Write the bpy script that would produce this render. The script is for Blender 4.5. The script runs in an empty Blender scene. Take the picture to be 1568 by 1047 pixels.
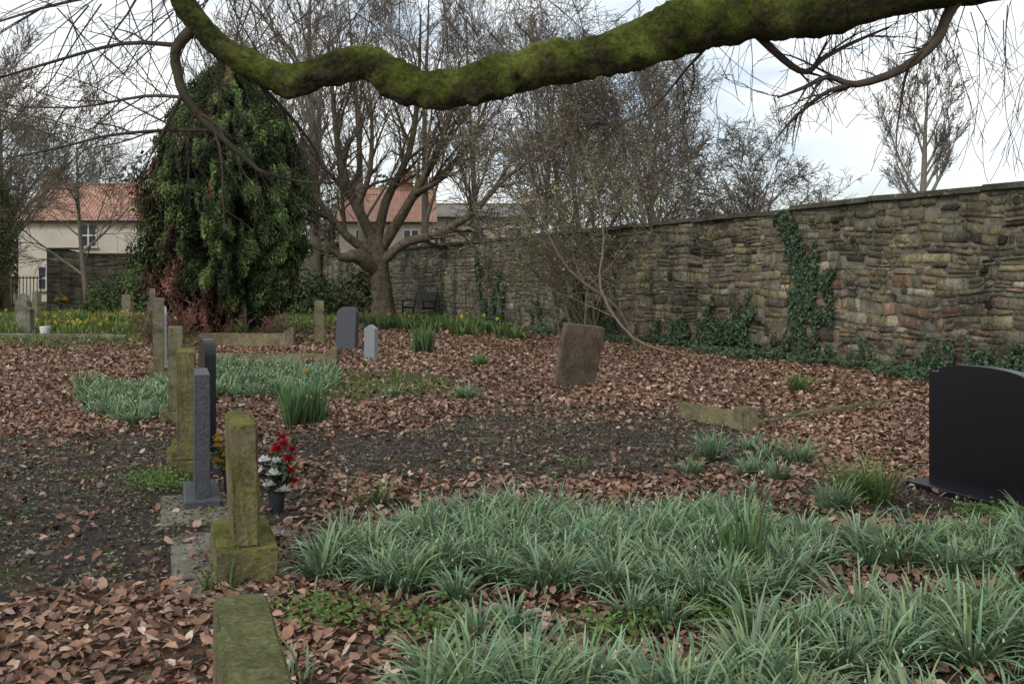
import bpy, bmesh, math, random
import numpy as np
from mathutils import Vector, Matrix
random.seed(7); rng=np.random.default_rng(7)
S=bpy.context.scene
COL=S.collection
R=random.random
def U(a,b): return a+(b-a)*random.random()

# ---------------------------------------------------------------- noise
def _h(ix,iy,s):
    n=(ix*374761393+iy*668265263+s*974634777)&0x7fffffff
    n=((n^(n>>13))*1274126177)&0x7fffffff
    return ((n^(n>>16))&0xffff)/65535.0
def vn(x,y,s=0):
    x=np.asarray(x,float);y=np.asarray(y,float)
    ix=np.floor(x).astype(np.int64);iy=np.floor(y).astype(np.int64)
    fx=x-ix;fy=y-iy;fx=fx*fx*(3-2*fx);fy=fy*fy*(3-2*fy)
    a=_h(ix,iy,s);b=_h(ix+1,iy,s);c=_h(ix,iy+1,s);d=_h(ix+1,iy+1,s)
    return (a*(1-fx)+b*fx)*(1-fy)+(c*(1-fx)+d*fx)*fy
def fbm(x,y,sc=1,s=0):
    x=np.asarray(x,float)*sc;y=np.asarray(y,float)*sc
    return .5*vn(x,y,s)+.27*vn(x*2.1,y*2.1,s+1)+.15*vn(x*4.3,y*4.3,s+2)+.08*vn(x*8.7,y*8.7,s+3)
def gh(x,y):
    return .10*(fbm(x,y,.45,5)-.5)
def g1(x,y): return float(gh(x,y))

# ---------------------------------------------------------------- materials
def newmat(name):
    m=bpy.data.materials.new(name);m.use_nodes=True
    nt=m.node_tree;b=nt.nodes['Principled BSDF'];return m,nt,b
def N(nt,t,**k):
    n=nt.nodes.new(t)
    for a,v in k.items(): setattr(n,a,v)
    return n
def ramp(nt,stops):
    r=N(nt,'ShaderNodeValToRGB');e=r.color_ramp.elements
    while len(e)<len(stops): e.new(.5)
    for i,(p,c) in enumerate(stops):
        e[i].position=p;e[i].color=(c[0],c[1],c[2],1)
    return r
def noise(nt,scale,detail=5,rough=.6,coord='Object',vec=None):
    n=N(nt,'ShaderNodeTexNoise');n.inputs['Scale'].default_value=scale
    n.inputs['Detail'].default_value=detail;n.inputs['Roughness'].default_value=rough
    if vec is None:
        t=N(nt,'ShaderNodeTexCoord');vec=t.outputs[coord]
    nt.links.new(vec,n.inputs['Vector']);return n
def bump(nt,b,src,strength=.5,dist=.02):
    bm=N(nt,'ShaderNodeBump');bm.inputs['Strength'].default_value=strength
    bm.inputs['Distance'].default_value=dist
    nt.links.new(src,bm.inputs['Height']);nt.links.new(bm.outputs[0],b.inputs['Normal']);return bm
def mixc(nt,fac,a,b,mode='MIX'):
    m=N(nt,'ShaderNodeMix',data_type='RGBA',blend_type=mode)
    for s,v in ((0,fac),(6,a),(7,b)):
        if hasattr(v,'is_output') : nt.links.new(v,m.inputs[s])
        elif s==0: m.inputs[0].default_value=v
        else: m.inputs[s].default_value=(v[0],v[1],v[2],1)
    return m.outputs[2]
def noisemat(name,stops,scale=8,rough=.85,bs=.4,bd=.01,detail=6,spec=.3,coord='Object'):
    m,nt,b=newmat(name);n=noise(nt,scale,detail,coord=coord);r=ramp(nt,stops)
    nt.links.new(n.outputs[0],r.inputs[0]);nt.links.new(r.outputs[0],b.inputs['Base Color'])
    b.inputs['Roughness'].default_value=rough;b.inputs['Specular IOR Level'].default_value=spec
    if bs: 
        n2=noise(nt,scale*4,5,.7,coord=coord);bump(nt,b,n2.outputs[0],bs,bd)
    return m
def attrmat(name,rough=.8,nscale=40,namt=.5,bs=0,bd=.01,spec=.3,trans=0,stain=0):
    m,nt,b=newmat(name);a=N(nt,'ShaderNodeAttribute',attribute_name='col')
    n=noise(nt,nscale,5,.65);r=ramp(nt,[(.25,(1-namt,)*3),(.75,(1+namt*.6,)*3)])
    nt.links.new(n.outputs[0],r.inputs[0])
    c=mixc(nt,1.0,a.outputs['Color'],r.outputs[0],'MULTIPLY')
    if stain:
        ns=noise(nt,.8,8,.72);rs=ramp(nt,[(.36,(.38,.37,.36)),(.5,(.88,.90,.86)),(.64,(1.35,1.32,1.22))]);nt.links.new(ns.outputs[0],rs.inputs[0])
        c=mixc(nt,1.0,c,rs.outputs[0],'MULTIPLY')
        # damp runs: noise stretched vertically
        tc=N(nt,'ShaderNodeTexCoord');mp=N(nt,'ShaderNodeMapping');mp.inputs['Scale'].default_value=(2.2,2.2,.35);nt.links.new(tc.outputs['Object'],mp.inputs[0])
        nr=noise(nt,1.2,6,.7,vec=mp.outputs[0]);rr=ramp(nt,[(.38,(.45,.44,.42)),(.52,(1,1,1))]);nt.links.new(nr.outputs[0],rr.inputs[0])
        c=mixc(nt,.8,c,rr.outputs[0],'MULTIPLY')
        nl=noise(nt,3.5,8,.75);rl=ramp(nt,[(.53,(0,0,0)),(.64,(.6,.6,.6))]);nt.links.new(nl.outputs[0],rl.inputs[0])
        c=mixc(nt,rl.outputs[0],c,(.12,.12,.08))
        nq=noise(nt,9,5,.7);rq=ramp(nt,[(.60,(0,0,0)),(.67,(.55,.55,.55))]);nt.links.new(nq.outputs[0],rq.inputs[0])
        c=mixc(nt,rq.outputs[0],c,(.30,.285,.23))
    nt.links.new(c,b.inputs['Base Color']);b.inputs['Roughness'].default_value=rough
    b.inputs['Specular IOR Level'].default_value=spec
    if bs: bump(nt,b,n.outputs[0],bs,bd)
    if trans:
        tr=N(nt,'ShaderNodeBsdfTranslucent');nt.links.new(c,tr.inputs[0])
        mx=N(nt,'ShaderNodeMixShader');mx.inputs[0].default_value=trans
        nt.links.new(b.outputs[0],mx.inputs[1]);nt.links.new(tr.outputs[0],mx.inputs[2])
        nt.links.new(mx.outputs[0],nt.nodes['Material Output'].inputs['Surface'])
    return m
def mossmat(name,stone,moss,amt=.5,scale=6,bd=.012,upw=.35):
    m,nt,b=newmat(name);n=noise(nt,scale,8,.7);n2=noise(nt,scale*9,6,.7)
    r=ramp(nt,[(.3,[c*.5 for c in stone]),(.5,stone),(.75,[min(1,c*1.6) for c in stone])])
    nt.links.new(n2.outputs[0],r.inputs[0])
    g=N(nt,'ShaderNodeNewGeometry');sp=N(nt,'ShaderNodeSeparateXYZ');nt.links.new(g.outputs['Normal'],sp.inputs[0])
    ma=N(nt,'ShaderNodeMath',operation='MULTIPLY_ADD');nt.links.new(sp.outputs['Z'],ma.inputs[0])
    ma.inputs[1].default_value=upw;nt.links.new(n.outputs[0],ma.inputs[2])
    r2=ramp(nt,[(.62-amt*.5,(0,0,0)),(.86-amt*.5,(.85,.85,.85))]);nt.links.new(ma.outputs[0],r2.inputs[0])
    mr=ramp(nt,[(.3,[c*.45 for c in moss]),(.7,[c*1.4 for c in moss])]);nt.links.new(n2.outputs[0],mr.inputs[0])
    c=mixc(nt,r2.outputs[0],r.outputs[0],mr.outputs[0])
    v=noise(nt,scale*3.3,4,.5);rl=ramp(nt,[(.63,(0,0,0)),(.68,(.6,.6,.6))]);nt.links.new(v.outputs[0],rl.inputs[0])
    c=mixc(nt,rl.outputs[0],c,(.27,.26,.19))
    dk=noise(nt,scale*.6,6,.7);rd=ramp(nt,[(.36,(.45,.45,.42)),(.55,(1,1,1))]);nt.links.new(dk.outputs[0],rd.inputs[0]);c=mixc(nt,.9,c,rd.outputs[0],'MULTIPLY')
    nt.links.new(c,b.inputs['Base Color']);b.inputs['Roughness'].default_value=.95
    b.inputs['Specular IOR Level'].default_value=.15
    bump(nt,b,n2.outputs[0],.9,bd);return m

M_leaf=attrmat('leaf_litter',.7,60,.35,spec=.35)
M_blade=attrmat('blade_leaf',.5,30,.2,spec=.3,trans=.2)
M_fol=attrmat('foliage',.75,9,.3,spec=.2,trans=.1)
M_ivy=attrmat('ivy_leaf',.5,20,.3,spec=.35)
M_twig=attrmat('twig_bark',.9,12,.45,spec=.15)
M_bark=attrmat('old_bark',.95,7,.75,bs=1,bd=.06,spec=.1)
M_wallst=attrmat('rubble_stone',.95,16,.6,bs=1,bd=.04,spec=.1,stain=1)
M_petal=attrmat('petal',.6,30,.1,spec=.2,trans=.2)
M_mortar=noisemat('old_mortar',[(.3,(.06,.053,.042)),(.7,(.19,.17,.135))],5,.95,.7,.02)
M_coping=mossmat('coping_stone',(.085,.078,.065),(.06,.07,.03),.28,2.5)
M_mossst=mossmat('mossy_sandstone',(.20,.165,.10),(.15,.155,.035),.42,5)
M_mossst2=mossmat('mossy_sandstone_lichen',(.21,.185,.125),(.13,.14,.05),.38,7)
M_brownst=mossmat('brown_sandstone',(.15,.115,.08),(.10,.10,.05),.15,6)
M_kerb=mossmat('mossy_kerb_stone',(.24,.20,.13),(.15,.15,.05),.3,5)
M_conc=mossmat('weathered_concrete',(.23,.215,.18),(.08,.085,.04),.38,4,upw=0)
M_granite=noisemat('grey_granite',[(.38,(.035,.037,.043)),(.6,(.085,.09,.10))],70,.55,.15,.002,spec=.4)
M_granlite=noisemat('light_granite',[(.38,(.17,.18,.19)),(.6,(.28,.29,.30))],60,.6,.15,.002)
M_black=noisemat('black_granite',[(.4,(.006,.006,.008)),(.7,(.016,.016,.02))],120,.28,0,0,spec=.45)
M_blackpot=noisemat('dark_pot',[(.4,(.02,.022,.026)),(.7,(.04,.04,.05))],20,.5,0,0)
M_iron=noisemat('black_iron',[(.4,(.012,.012,.013)),(.7,(.03,.03,.03))],20,.5,0,0)
M_glass=noisemat('window_glass',[(.4,(.03,.04,.05)),(.7,(.08,.09,.1))],2,.1,0,0,spec=.8)
M_frame=noisemat('white_frame',[(.4,(.65,.65,.62)),(.7,(.75,.75,.72))],5,.6,0,0)

def limbmat():
    m,nt,b=newmat('mossy_limb_bark')
    n=noise(nt,4.5,9,.68);n2=noise(nt,42,6,.72);n3=noise(nt,6,8,.74)
    g=N(nt,'ShaderNodeNewGeometry');sp=N(nt,'ShaderNodeSeparateXYZ');nt.links.new(g.outputs['Normal'],sp.inputs[0])
    ma=N(nt,'ShaderNodeMath',operation='MULTIPLY_ADD');nt.links.new(sp.outputs['Z'],ma.inputs[0])
    ma.inputs[1].default_value=.13;nt.links.new(n3.outputs[0],ma.inputs[2])
    f=ramp(nt,[(.34,(0,0,0)),(.54,(1,1,1))]);nt.links.new(ma.outputs[0],f.inputs[0])
    moss=ramp(nt,[(.32,(.024,.030,.007)),(.5,(.075,.092,.016)),(.70,(.17,.19,.04))])
    mm=N(nt,'ShaderNodeMath',operation='ADD');nt.links.new(n.outputs[0],mm.inputs[0])
    m2=N(nt,'ShaderNodeMath',operation='MULTIPLY_ADD');nt.links.new(n2.outputs[0],m2.inputs[0]);m2.inputs[1].default_value=.7;m2.inputs[2].default_value=-.35
    nt.links.new(m2.outputs[0],mm.inputs[1]);nt.links.new(mm.outputs[0],moss.inputs[0])
    bark=ramp(nt,[(.35,(.018,.014,.010)),(.7,(.11,.088,.062))]);nt.links.new(n2.outputs[0],bark.inputs[0])
    c=mixc(nt,f.outputs[0],bark.outputs[0],moss.outputs[0])
    nt.links.new(c,b.inputs['Base Color']);b.inputs['Roughness'].default_value=.95;b.inputs['Specular IOR Level'].default_value=.1
    mh=N(nt,'ShaderNodeMath',operation='ADD');nt.links.new(n2.outputs[0],mh.inputs[0]);nt.links.new(n3.outputs[0],mh.inputs[1])
    bump(nt,b,mh.outputs[0],1,.03);return m
M_limb=limbmat()

# ---------------------------------------------------------------- mesh helpers
def mesh_np(name,V,Fs,mat,col=None,smooth=False,parent=None):
    V=np.asarray(V,np.float32).reshape(-1,3);me=bpy.data.meshes.new(name)
    me.vertices.add(len(V));me.vertices.foreach_set('co',V.ravel())
    if not isinstance(Fs,list): Fs=[Fs]
    idx=np.concatenate([F.ravel() for F in Fs]).astype(np.int32)
    tot=np.concatenate([np.full(len(F),F.shape[1]) for F in Fs])
    st=np.concatenate([[0],np.cumsum(tot)[:-1]]).astype(np.int32)
    me.loops.add(len(idx));me.loops.foreach_set('vertex_index',idx)
    me.polygons.add(len(tot));me.polygons.foreach_set('loop_start',st)
    if smooth: me.polygons.foreach_set('use_smooth',np.ones(len(tot),bool))
    me.update(calc_edges=True)
    if col is not None:
        c=np.ones((len(V),4),np.float32);c[:,:3]=col
        a=me.attributes.new('col','FLOAT_COLOR','POINT');a.data.foreach_set('color',c.ravel())
    me.materials.append(mat)
    ob=bpy.data.objects.new(name,me);COL.objects.link(ob)
    if parent: ob.parent=parent
    return ob
def empty(name,loc=(0,0,0),rz=0):
    e=bpy.data.objects.new(name,None);COL.objects.link(e);e.location=loc;e.rotation_euler=(0,0,rz);return e
def bm_obj(name,bm,mat,parent=None,bevel=0,seg=2,smooth=False):
    if bevel:
        bmesh.ops.bevel(bm,geom=list(bm.edges),offset=bevel,segments=seg,affect='EDGES',profile=.6)
    bmesh.ops.recalc_face_normals(bm,faces=bm.faces)
    me=bpy.data.meshes.new(name);bm.to_mesh(me);bm.free()
    if smooth:
        for p in me.polygons: p.use_smooth=True
    me.materials.append(mat);ob=bpy.data.objects.new(name,me);COL.objects.link(ob)
    if parent: ob.parent=parent
    return ob
def box(name,dims,loc,mat,parent=None,bevel=.01,rot=(0,0,0),rough=0):
    bm=bmesh.new();bmesh.ops.create_cube(bm,size=1)
    for v in bm.verts:
        v.co.x*=dims[0];v.co.y*=dims[1];v.co.z*=dims[2]
    if rough:
        bmesh.ops.bevel(bm,geom=list(bm.edges),offset=bevel,segments=2,affect='EDGES');bevel=0
        bmesh.ops.subdivide_edges(bm,edges=[e for e in bm.edges if e.calc_length()>.06],cuts=5,use_grid_fill=True)
        for v in bm.verts: v.co+=Vector((U(-1,1),U(-1,1),U(-1,1)))*rough
    o=bm_obj(name,bm,mat,parent,bevel);o.location=loc;o.rotation_euler=rot;return o
def slab_profile(name,prof,th,mat,parent=None,bevel=.008,rough=0):
    bm=bmesh.new()
    a=[bm.verts.new((-th/2,y,z)) for y,z in prof];f=bm.faces.new(a)
    r=bmesh.ops.extrude_face_region(bm,geom=[f])
    for v in r['geom']:
        if isinstance(v,bmesh.types.BMVert): v.co.x+=th
    bmesh.ops.recalc_face_normals(bm,faces=bm.faces)
    if bevel: bmesh.ops.bevel(bm,geom=list(bm.edges),offset=bevel,segments=2,affect='EDGES')
    if rough:
        bmesh.ops.triangulate(bm,faces=[f for f in bm.faces if len(f.verts)>4])
        bmesh.ops.subdivide_edges(bm,edges=[e for e in bm.edges if e.calc_length()>.08],cuts=5,use_grid_fill=True)
        for v in bm.verts: 
            v.co+=Vector((U(-1,1),U(-1,1),U(-1,1)))*rough
    return bm_obj(name,bm,mat,parent)
def prof(w,h,style):
    hw=w/2
    if style=='flat': return [(-hw,0),(hw,0),(hw,h),(-hw,h)]
    if style=='arch':
        return [(-hw,0),(hw,0)]+[(hw*math.cos(t),h-.14+.14*math.sin(t)) for t in np.linspace(0,math.pi,13)]
    if style=='shoulder':
        a=hw*.80
        return [(-hw,0),(hw,0),(hw,h-.045),(a,h-.045)]+[(a*math.cos(t),h-.03+.055*math.sin(t)) for t in np.linspace(0.05,math.pi-.05,15)]+[(-a,h-.045),(-hw,h-.045)]
    if style=='pitch': return [(-hw,0),(hw,0),(hw,h-.08),(0,h),(-hw,h-.08)]
def headstone(x,y,w,th,h,style,mat,plinths=((.10,.12,.12),),yaw=20,lean=(0,0),name='headstone',pmat=None,rough=0,bevel=.008):
    e=empty(name,(x,y,g1(x,y)-.02),math.radians(yaw));z=0
    for i,(ex,ey,ph) in enumerate(plinths):
        box('plinth_%d'%(i+1),(th+2*ex,w+2*ey,ph),(0,0,z+ph/2),pmat or mat,e,.012,rough=rough);z+=ph-.003
    s=slab_profile('slab',prof(w,h-z,style),th,mat,e,bevel,rough);s.location=(0,0,z)
    s.rotation_euler=(math.radians(lean[0]),math.radians(lean[1]),0)
    return e

class Tubes:
    def __init__(s): s.L=[]
    def add(s,pts,rad): s.L.append((pts,rad))
    def build(s,name,mat,cfun,parent=None,smooth=True):
        groups={}
        for p,r in s.L:
            sd=3 if r[0]<.02 else (5 if r[0]<.06 else 10)
            groups.setdefault((len(p),sd),[]).append((p,r))
        VV=[];FF=[];CC=[];off=0
        for (n,k),g in groups.items():
            P=np.array([a for a,_ in g],float);Rr=np.array([b for _,b in g],float);m=len(g)
            T=np.gradient(P,axis=1);T/=np.linalg.norm(T,axis=2,keepdims=True)+1e-9
            mean=T.mean(1);ref=np.where(np.abs(mean[:,2:3])>.75,np.array([[1.,.1,0]]),np.array([[0,.1,1.]]))[:,None,:]
            A=np.cross(T,np.broadcast_to(ref,T.shape));A/=np.linalg.norm(A,axis=2,keepdims=True)+1e-9
            B=np.cross(T,A)
            th=np.arange(k)*2*np.pi/k
            rk=Rr[:,:,None,None]*(1+(.12*(rng.random((m,n,k,1))-.5) if k==10 else 0))
            V=P[:,:,None,:]+rk*(A[:,:,None,:]*np.cos(th)[None,None,:,None]+B[:,:,None,:]*np.sin(th)[None,None,:,None])
            I=np.arange(m*n*k).reshape(m,n,k)+off
            a=I[:,:-1,:];b=I[:,1:,:]
            F=np.stack([a,np.roll(a,-1,2),np.roll(b,-1,2),b],-1).reshape(-1,4)
            VV.append(V.reshape(-1,3));FF.append(F);off+=m*n*k
            c=cfun(P,Rr);CC.append(np.repeat(c.reshape(m*n,3),k,0))
        return mesh_np(name,np.concatenate(VV),np.concatenate(FF),mat,np.concatenate(CC),smooth,parent)
def norm(v):
    l=math.sqrt(v[0]**2+v[1]**2+v[2]**2)+1e-9;return (v[0]/l,v[1]/l,v[2]/l)
def sidedir(d,ang):
    r=norm((U(-1,1),U(-1,1),U(-1,1)));dt=r[0]*d[0]+r[1]*d[1]+r[2]*d[2]
    p=norm((r[0]-dt*d[0],r[1]-dt*d[1],r[2]-dt*d[2]));c=math.cos(ang);s=math.sin(ang)
    return (d[0]*c+p[0]*s,d[1]*c+p[1]*s,d[2]*c+p[2]*s)
def grow(T,p,d,L,r,lv,P):
    n=P['seg'][lv];wg=P['wig'][lv];up=P['up'][lv];st=L/n;pts=[p];ds=[d];rs=[r];te=P.get('tip',.25)
    for i in range(n):
        d=norm((d[0]+U(-wg,wg),d[1]+U(-wg,wg),d[2]+U(-wg,wg)+up))
        p=(p[0]+d[0]*st,p[1]+d[1]*st,p[2]+d[2]*st);pts.append(p);ds.append(d);rs.append(max(P['rmin'],r*(1-(1-te)*(i+1)/n)))
    T.add(pts,rs)
    if lv+1<len(P['seg']): kids(T,pts,ds,rs,L,lv,P)
def kids(T,pts,ds,rs,L,lv,P,t0=None):
    c=P['n'][lv];c=int(c*U(.75,1.25)+.5);n=len(pts)-1
    for j in range(c):
        t=(P['t0'][lv] if t0 is None else t0);t=t+(1-t)*(j+R())/c;f=min(t*n,n-.001);i=int(f);f-=i
        q=tuple(pts[i][k]*(1-f)+pts[i+1][k]*f for k in range(3));rr=rs[i]*(1-f)+rs[i+1]*f
        grow(T,q,sidedir(ds[min(i+1,n)],U(*P['ang'])),L*P['ratio']*U(.6,1.25)*(1.1-.45*t),max(P['rmin'],rr*U(.4,.65)),lv+1,P)
def polyline(T,pts,rs,P=None,lv=0,t0=.2,sub=3,L=None):
    pts=[Vector(p) for p in pts];o=[];ro=[]
    for i in range(len(pts)-1):
        p0=pts[max(0,i-1)];p1=pts[i];p2=pts[i+1];p3=pts[min(len(pts)-1,i+2)]
        for s in range(sub):
            t=s/sub;o.append(tuple(.5*((2*p1)+(p2-p0)*t+(2*p0-5*p1+4*p2-p3)*t*t+(3*p1-p0-3*p2+p3)*t**3)));ro.append(rs[i]*(1-t)+rs[i+1]*t)
    o.append(tuple(pts[-1]));ro.append(rs[-1])
    T.add(o,ro)
    if P:
        ds=[norm(tuple(o[min(i+1,len(o)-1)][k]-o[max(i-1,0)][k] for k in range(3))) for i in range(len(o))]
        ln=sum((pts[i+1]-pts[i]).length for i in range(len(pts)-1))
        kids(T,o,ds,ro,L or ln,lv,P,t0)
    return o
def barkcol(dark,light,green=(.10,.11,.045),gm=.4):
    dark=np.array(dark);light=np.array(light);green=np.array(green)
    def f(P,Rr):
        m,n,_=P.shape;t=rng.random((m,1,1));c=dark*(1-t)+light*t
        g=rng.random((m,1,1))*gm*np.clip(Rr[:,:,None]*20,0.15,1);return np.broadcast_to(c*(1-g)+green*g,P.shape)
    return f

# ---------------------------------------------------------------- scatter helpers
def sm(a,b,x): 
    t=np.clip((x-a)/(b-a),0,1);return t*t*(3-2*t)
def blob(x,y,cx,cy,rx,ry,rot=0):
    c,s=math.cos(rot),math.sin(rot);dx=x-cx;dy=y-cy
    return ((dx*c+dy*s)/rx)**2+((-dx*s+dy*c)/ry)**2
def mud(x,y):
    w=(fbm(x,y,.9,21)-.5)*2.2
    a=1-sm(.6,1.7,blob(x,y,.0,9.3,2.4,1.5)+w)
    b=1-sm(.6,1.6,blob(x,y,-3.3,7.6,1.6,3.1,.25)+w)
    c=1-sm(.6,1.3,blob(x,y,2.9,7.0,1.4,.6)+w)
    d=.8*(1-sm(.6,1.3,blob(x,y,1.3,11.3,2.0,.9)+w))
    e=.6*(1-sm(.6,1.3,blob(x,y,1.2,6.6,2.6,.6)+w))
    return np.clip(np.maximum.reduce([a,b,c,d,e]),0,1)
def lawn(x,y):
    w=(fbm(x,y,.35,31)-.5)*8
    a=sm(21,26,y+w)*sm(-4,-8,x+w*.3)
    b=1-sm(.5,1.3,blob(x,y,-2.2,14.6,1.3,2.3,.2)+w*.12)
    return np.clip(np.maximum(a,b*.8),0,1)
def leafden(x,y):
    k=.05+1.3*fbm(x,y,1.1,41)
    return np.clip(k*(1-.93*mud(x,y))*(1-.75*lawn(x,y)),0.02,1)
def wallx(y): return 7.4-.4786*(y-14.3)
def make_leaves(n,d0,d1,size,fn=None):
    d=np.sqrt(rng.random(n)*(d1**2-d0**2)+d0**2);x=(rng.random(n)*2-1)*(.66*d+.8)
    k=(rng.random(n)<(fn or leafden)(x,d))&(x<wallx(d)-.1);return x[k],d[k],size
PAL_L=[(.21,.115,.075),(.30,.175,.115),(.38,.25,.18),(.13,.072,.05),(.26,.135,.08),(.46,.36,.28),(.17,.115,.085)]
def leaf_mesh(name,parts,mat,pal=PAL_L,zs=1):
    X=np.concatenate([a for a,_,_ in parts]);Y=np.concatenate([b for _,b,_ in parts])
    Z=np.concatenate([np.full(len(a),s) for a,_,s in parts]);n=len(X)
    L=Z*rng.uniform(.55,1.35,n);W=L*rng.uniform(.22,.36,n);curl=L*rng.uniform(-.05,.32,n);tl=L*rng.uniform(-.2,.38,n)
    loc=np.zeros((n,6,3))
    loc[:,0]=np.c_[-L/2,0*L,0*L];loc[:,1]=np.c_[-L*.12,W,curl];loc[:,2]=np.c_[L*.25,W*.8,curl+tl*.5];loc[:,3]=np.c_[L/2,0*L,tl]
    loc[:,4]=np.c_[L*.25,-W*.8,curl*rng.uniform(.3,1.2,n)+tl*.5];loc[:,5]=np.c_[-L*.12,-W,curl*rng.uniform(.3,1.2,n)]
    az=rng.random(n)*2*np.pi;tilt=rng.normal(0,.45,n);til2=rng.normal(0,.38,n)
    ca,sa=np.cos(tilt),np.sin(tilt);x=loc[:,:,0]*ca[:,None]+loc[:,:,2]*sa[:,None];z=-loc[:,:,0]*sa[:,None]+loc[:,:,2]*ca[:,None];y=loc[:,:,1]
    cb,sb=np.cos(til2)[:,None],np.sin(til2)[:,None];y,z=y*cb-z*sb,y*sb+z*cb
    c,s=np.cos(az)[:,None],np.sin(az)[:,None];x,y=x*c-y*s,x*s+y*c
    V=np.stack([x+X[:,None],y+Y[:,None],z+(gh(X,Y)+rng.uniform(.004,.035,n)*zs)[:,None]],-1)
    b=np.arange(n)[:,None]*6
    F=np.concatenate([b+np.array([[0,1,2,3]]),b+np.array([[0,3,4,5]])])
    pal=np.array(pal)
    ci=rng.choice(len(pal),n,p=[.22,.24,.16,.13,.12,.06,.07]);c=pal[ci]*rng.uniform(.7,1.25,(n,1))*(.72+.56*fbm(X,Y,.6,71))[:,None]
    return mesh_np(name,V,F,mat,np.repeat(c,6,0))
def blades(name,bx,by,L,W,th0,bend,colb,colt,mat,seg=5,spread=.03,parent=None,bz=None):
    n=len(bx);az=rng.random(n)*2*np.pi
    x=bx+np.cos(az)*rng.random(n)*spread;y=by+np.sin(az)*rng.random(n)*spread
    if bz is None: bz=gh(x,y)-.01
    P=np.zeros((n,seg+1,3));P[:,0]=np.c_[x,y,bz]
    for i in range(seg):
        th=th0+bend*((i+.5)/seg)**1.4;st=L/seg
        P[:,i+1]=P[:,i]+np.c_[np.cos(az)*np.sin(th)*st,np.sin(az)*np.sin(th)*st,np.cos(th)*st]
    P[:,:,2]=np.maximum(P[:,:,2],(gh(P[:,:,0],P[:,:,1])-.005))
    wd=np.array([.7,1,1,.9,.7,.15]) if seg==5 else np.array([.8,1,.75,.08])
    tw=az+np.pi/2+rng.normal(0,.5,n)
    D=np.c_[np.cos(tw),np.sin(tw),rng.normal(0,.15,n)][:,None,:]*(W[:,None]*wd[None,:]/2)[:,:,None]
    V=np.stack([P-D,P+D],2).reshape(-1,3)
    I=np.arange(n*(seg+1)*2).reshape(n,seg+1,2)
    F=np.stack([I[:,:-1,0],I[:,:-1,1],I[:,1:,1],I[:,1:,0]],-1).reshape(-1,4)
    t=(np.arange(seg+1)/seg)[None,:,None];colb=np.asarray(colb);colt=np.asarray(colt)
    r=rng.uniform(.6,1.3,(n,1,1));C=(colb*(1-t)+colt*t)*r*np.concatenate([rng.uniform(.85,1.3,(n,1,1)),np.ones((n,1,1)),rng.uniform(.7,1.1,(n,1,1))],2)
    C=np.repeat(C.reshape(-1,3),2,0)
    return mesh_np(name,V,F,mat,C,True,parent)
def inpoly(x,y,poly):
    c=np.zeros(len(x),bool);j=len(poly)-1
    for i in range(len(poly)):
        xi,yi=poly[i];xj,yj=poly[j]
        m=((yi>y)!=(yj>y))&(x<(xj-xi)*(y-yi)/(yj-yi+1e-9)+xi);c^=m;j=i
    return c
def clumps_in(poly,sp,th=0,seed=0):
    xs=[p[0] for p in poly];ys=[p[1] for p in poly]
    gx,gy=np.meshgrid(np.arange(min(xs),max(xs),sp),np.arange(min(ys),max(ys),sp))
    gx=gx.ravel()+rng.uniform(-.5,.5,gx.size)*sp;gy=gy.ravel()+rng.uniform(-.5,.5,gy.size)*sp
    k=inpoly(gx,gy,poly)&(fbm(gx,gy,1.6,seed+60)>th);return gx[k],gy[k]
def clump_blades(name,cx,cy,per,Lm,Wm,lean,bend,colb,colt,spread=.07,parent=None,mat=None):
    n=len(cx);cnt=(per*rng.uniform(.5,1.4,n)).astype(int)+1;bx=np.repeat(cx,cnt);by=np.repeat(cy,cnt);m=len(bx)
    sc=np.repeat(rng.uniform(.65,1.2,n),cnt)
    return blades(name,bx,by,Lm*sc*rng.uniform(.6,1.2,m),Wm*rng.uniform(.7,1.3,m),rng.uniform(0,lean,m),rng.uniform(bend*.25,bend,m),colb,colt,mat or M_blade,5,spread,parent)
def foliage_cloud(name,P,Nn,size,col,mat,parent=None,up=0.0,wd=.32):
    n=len(P);s=size*rng.uniform(.6,1.3,n)
    A=rng.normal(size=(n,3));A[:,2]+=up*2
    A-= (A*Nn).sum(1,keepdims=True)*Nn*.6;A/=np.linalg.norm(A,axis=1,keepdims=True)
    B=np.cross(A,Nn+rng.normal(0,.6,(n,3)));B/=np.linalg.norm(B,axis=1,keepdims=True)+1e-9
    s=s[:,None]
    V=np.stack([P-A*s*.5,P+B*s*wd,P+A*s*.6,P-B*s*wd],1).reshape(-1,3)
    F=np.arange(n*4).reshape(n,4)
    return mesh_np(name,V,F,mat,np.repeat(col,4,0),False,parent)

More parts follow.
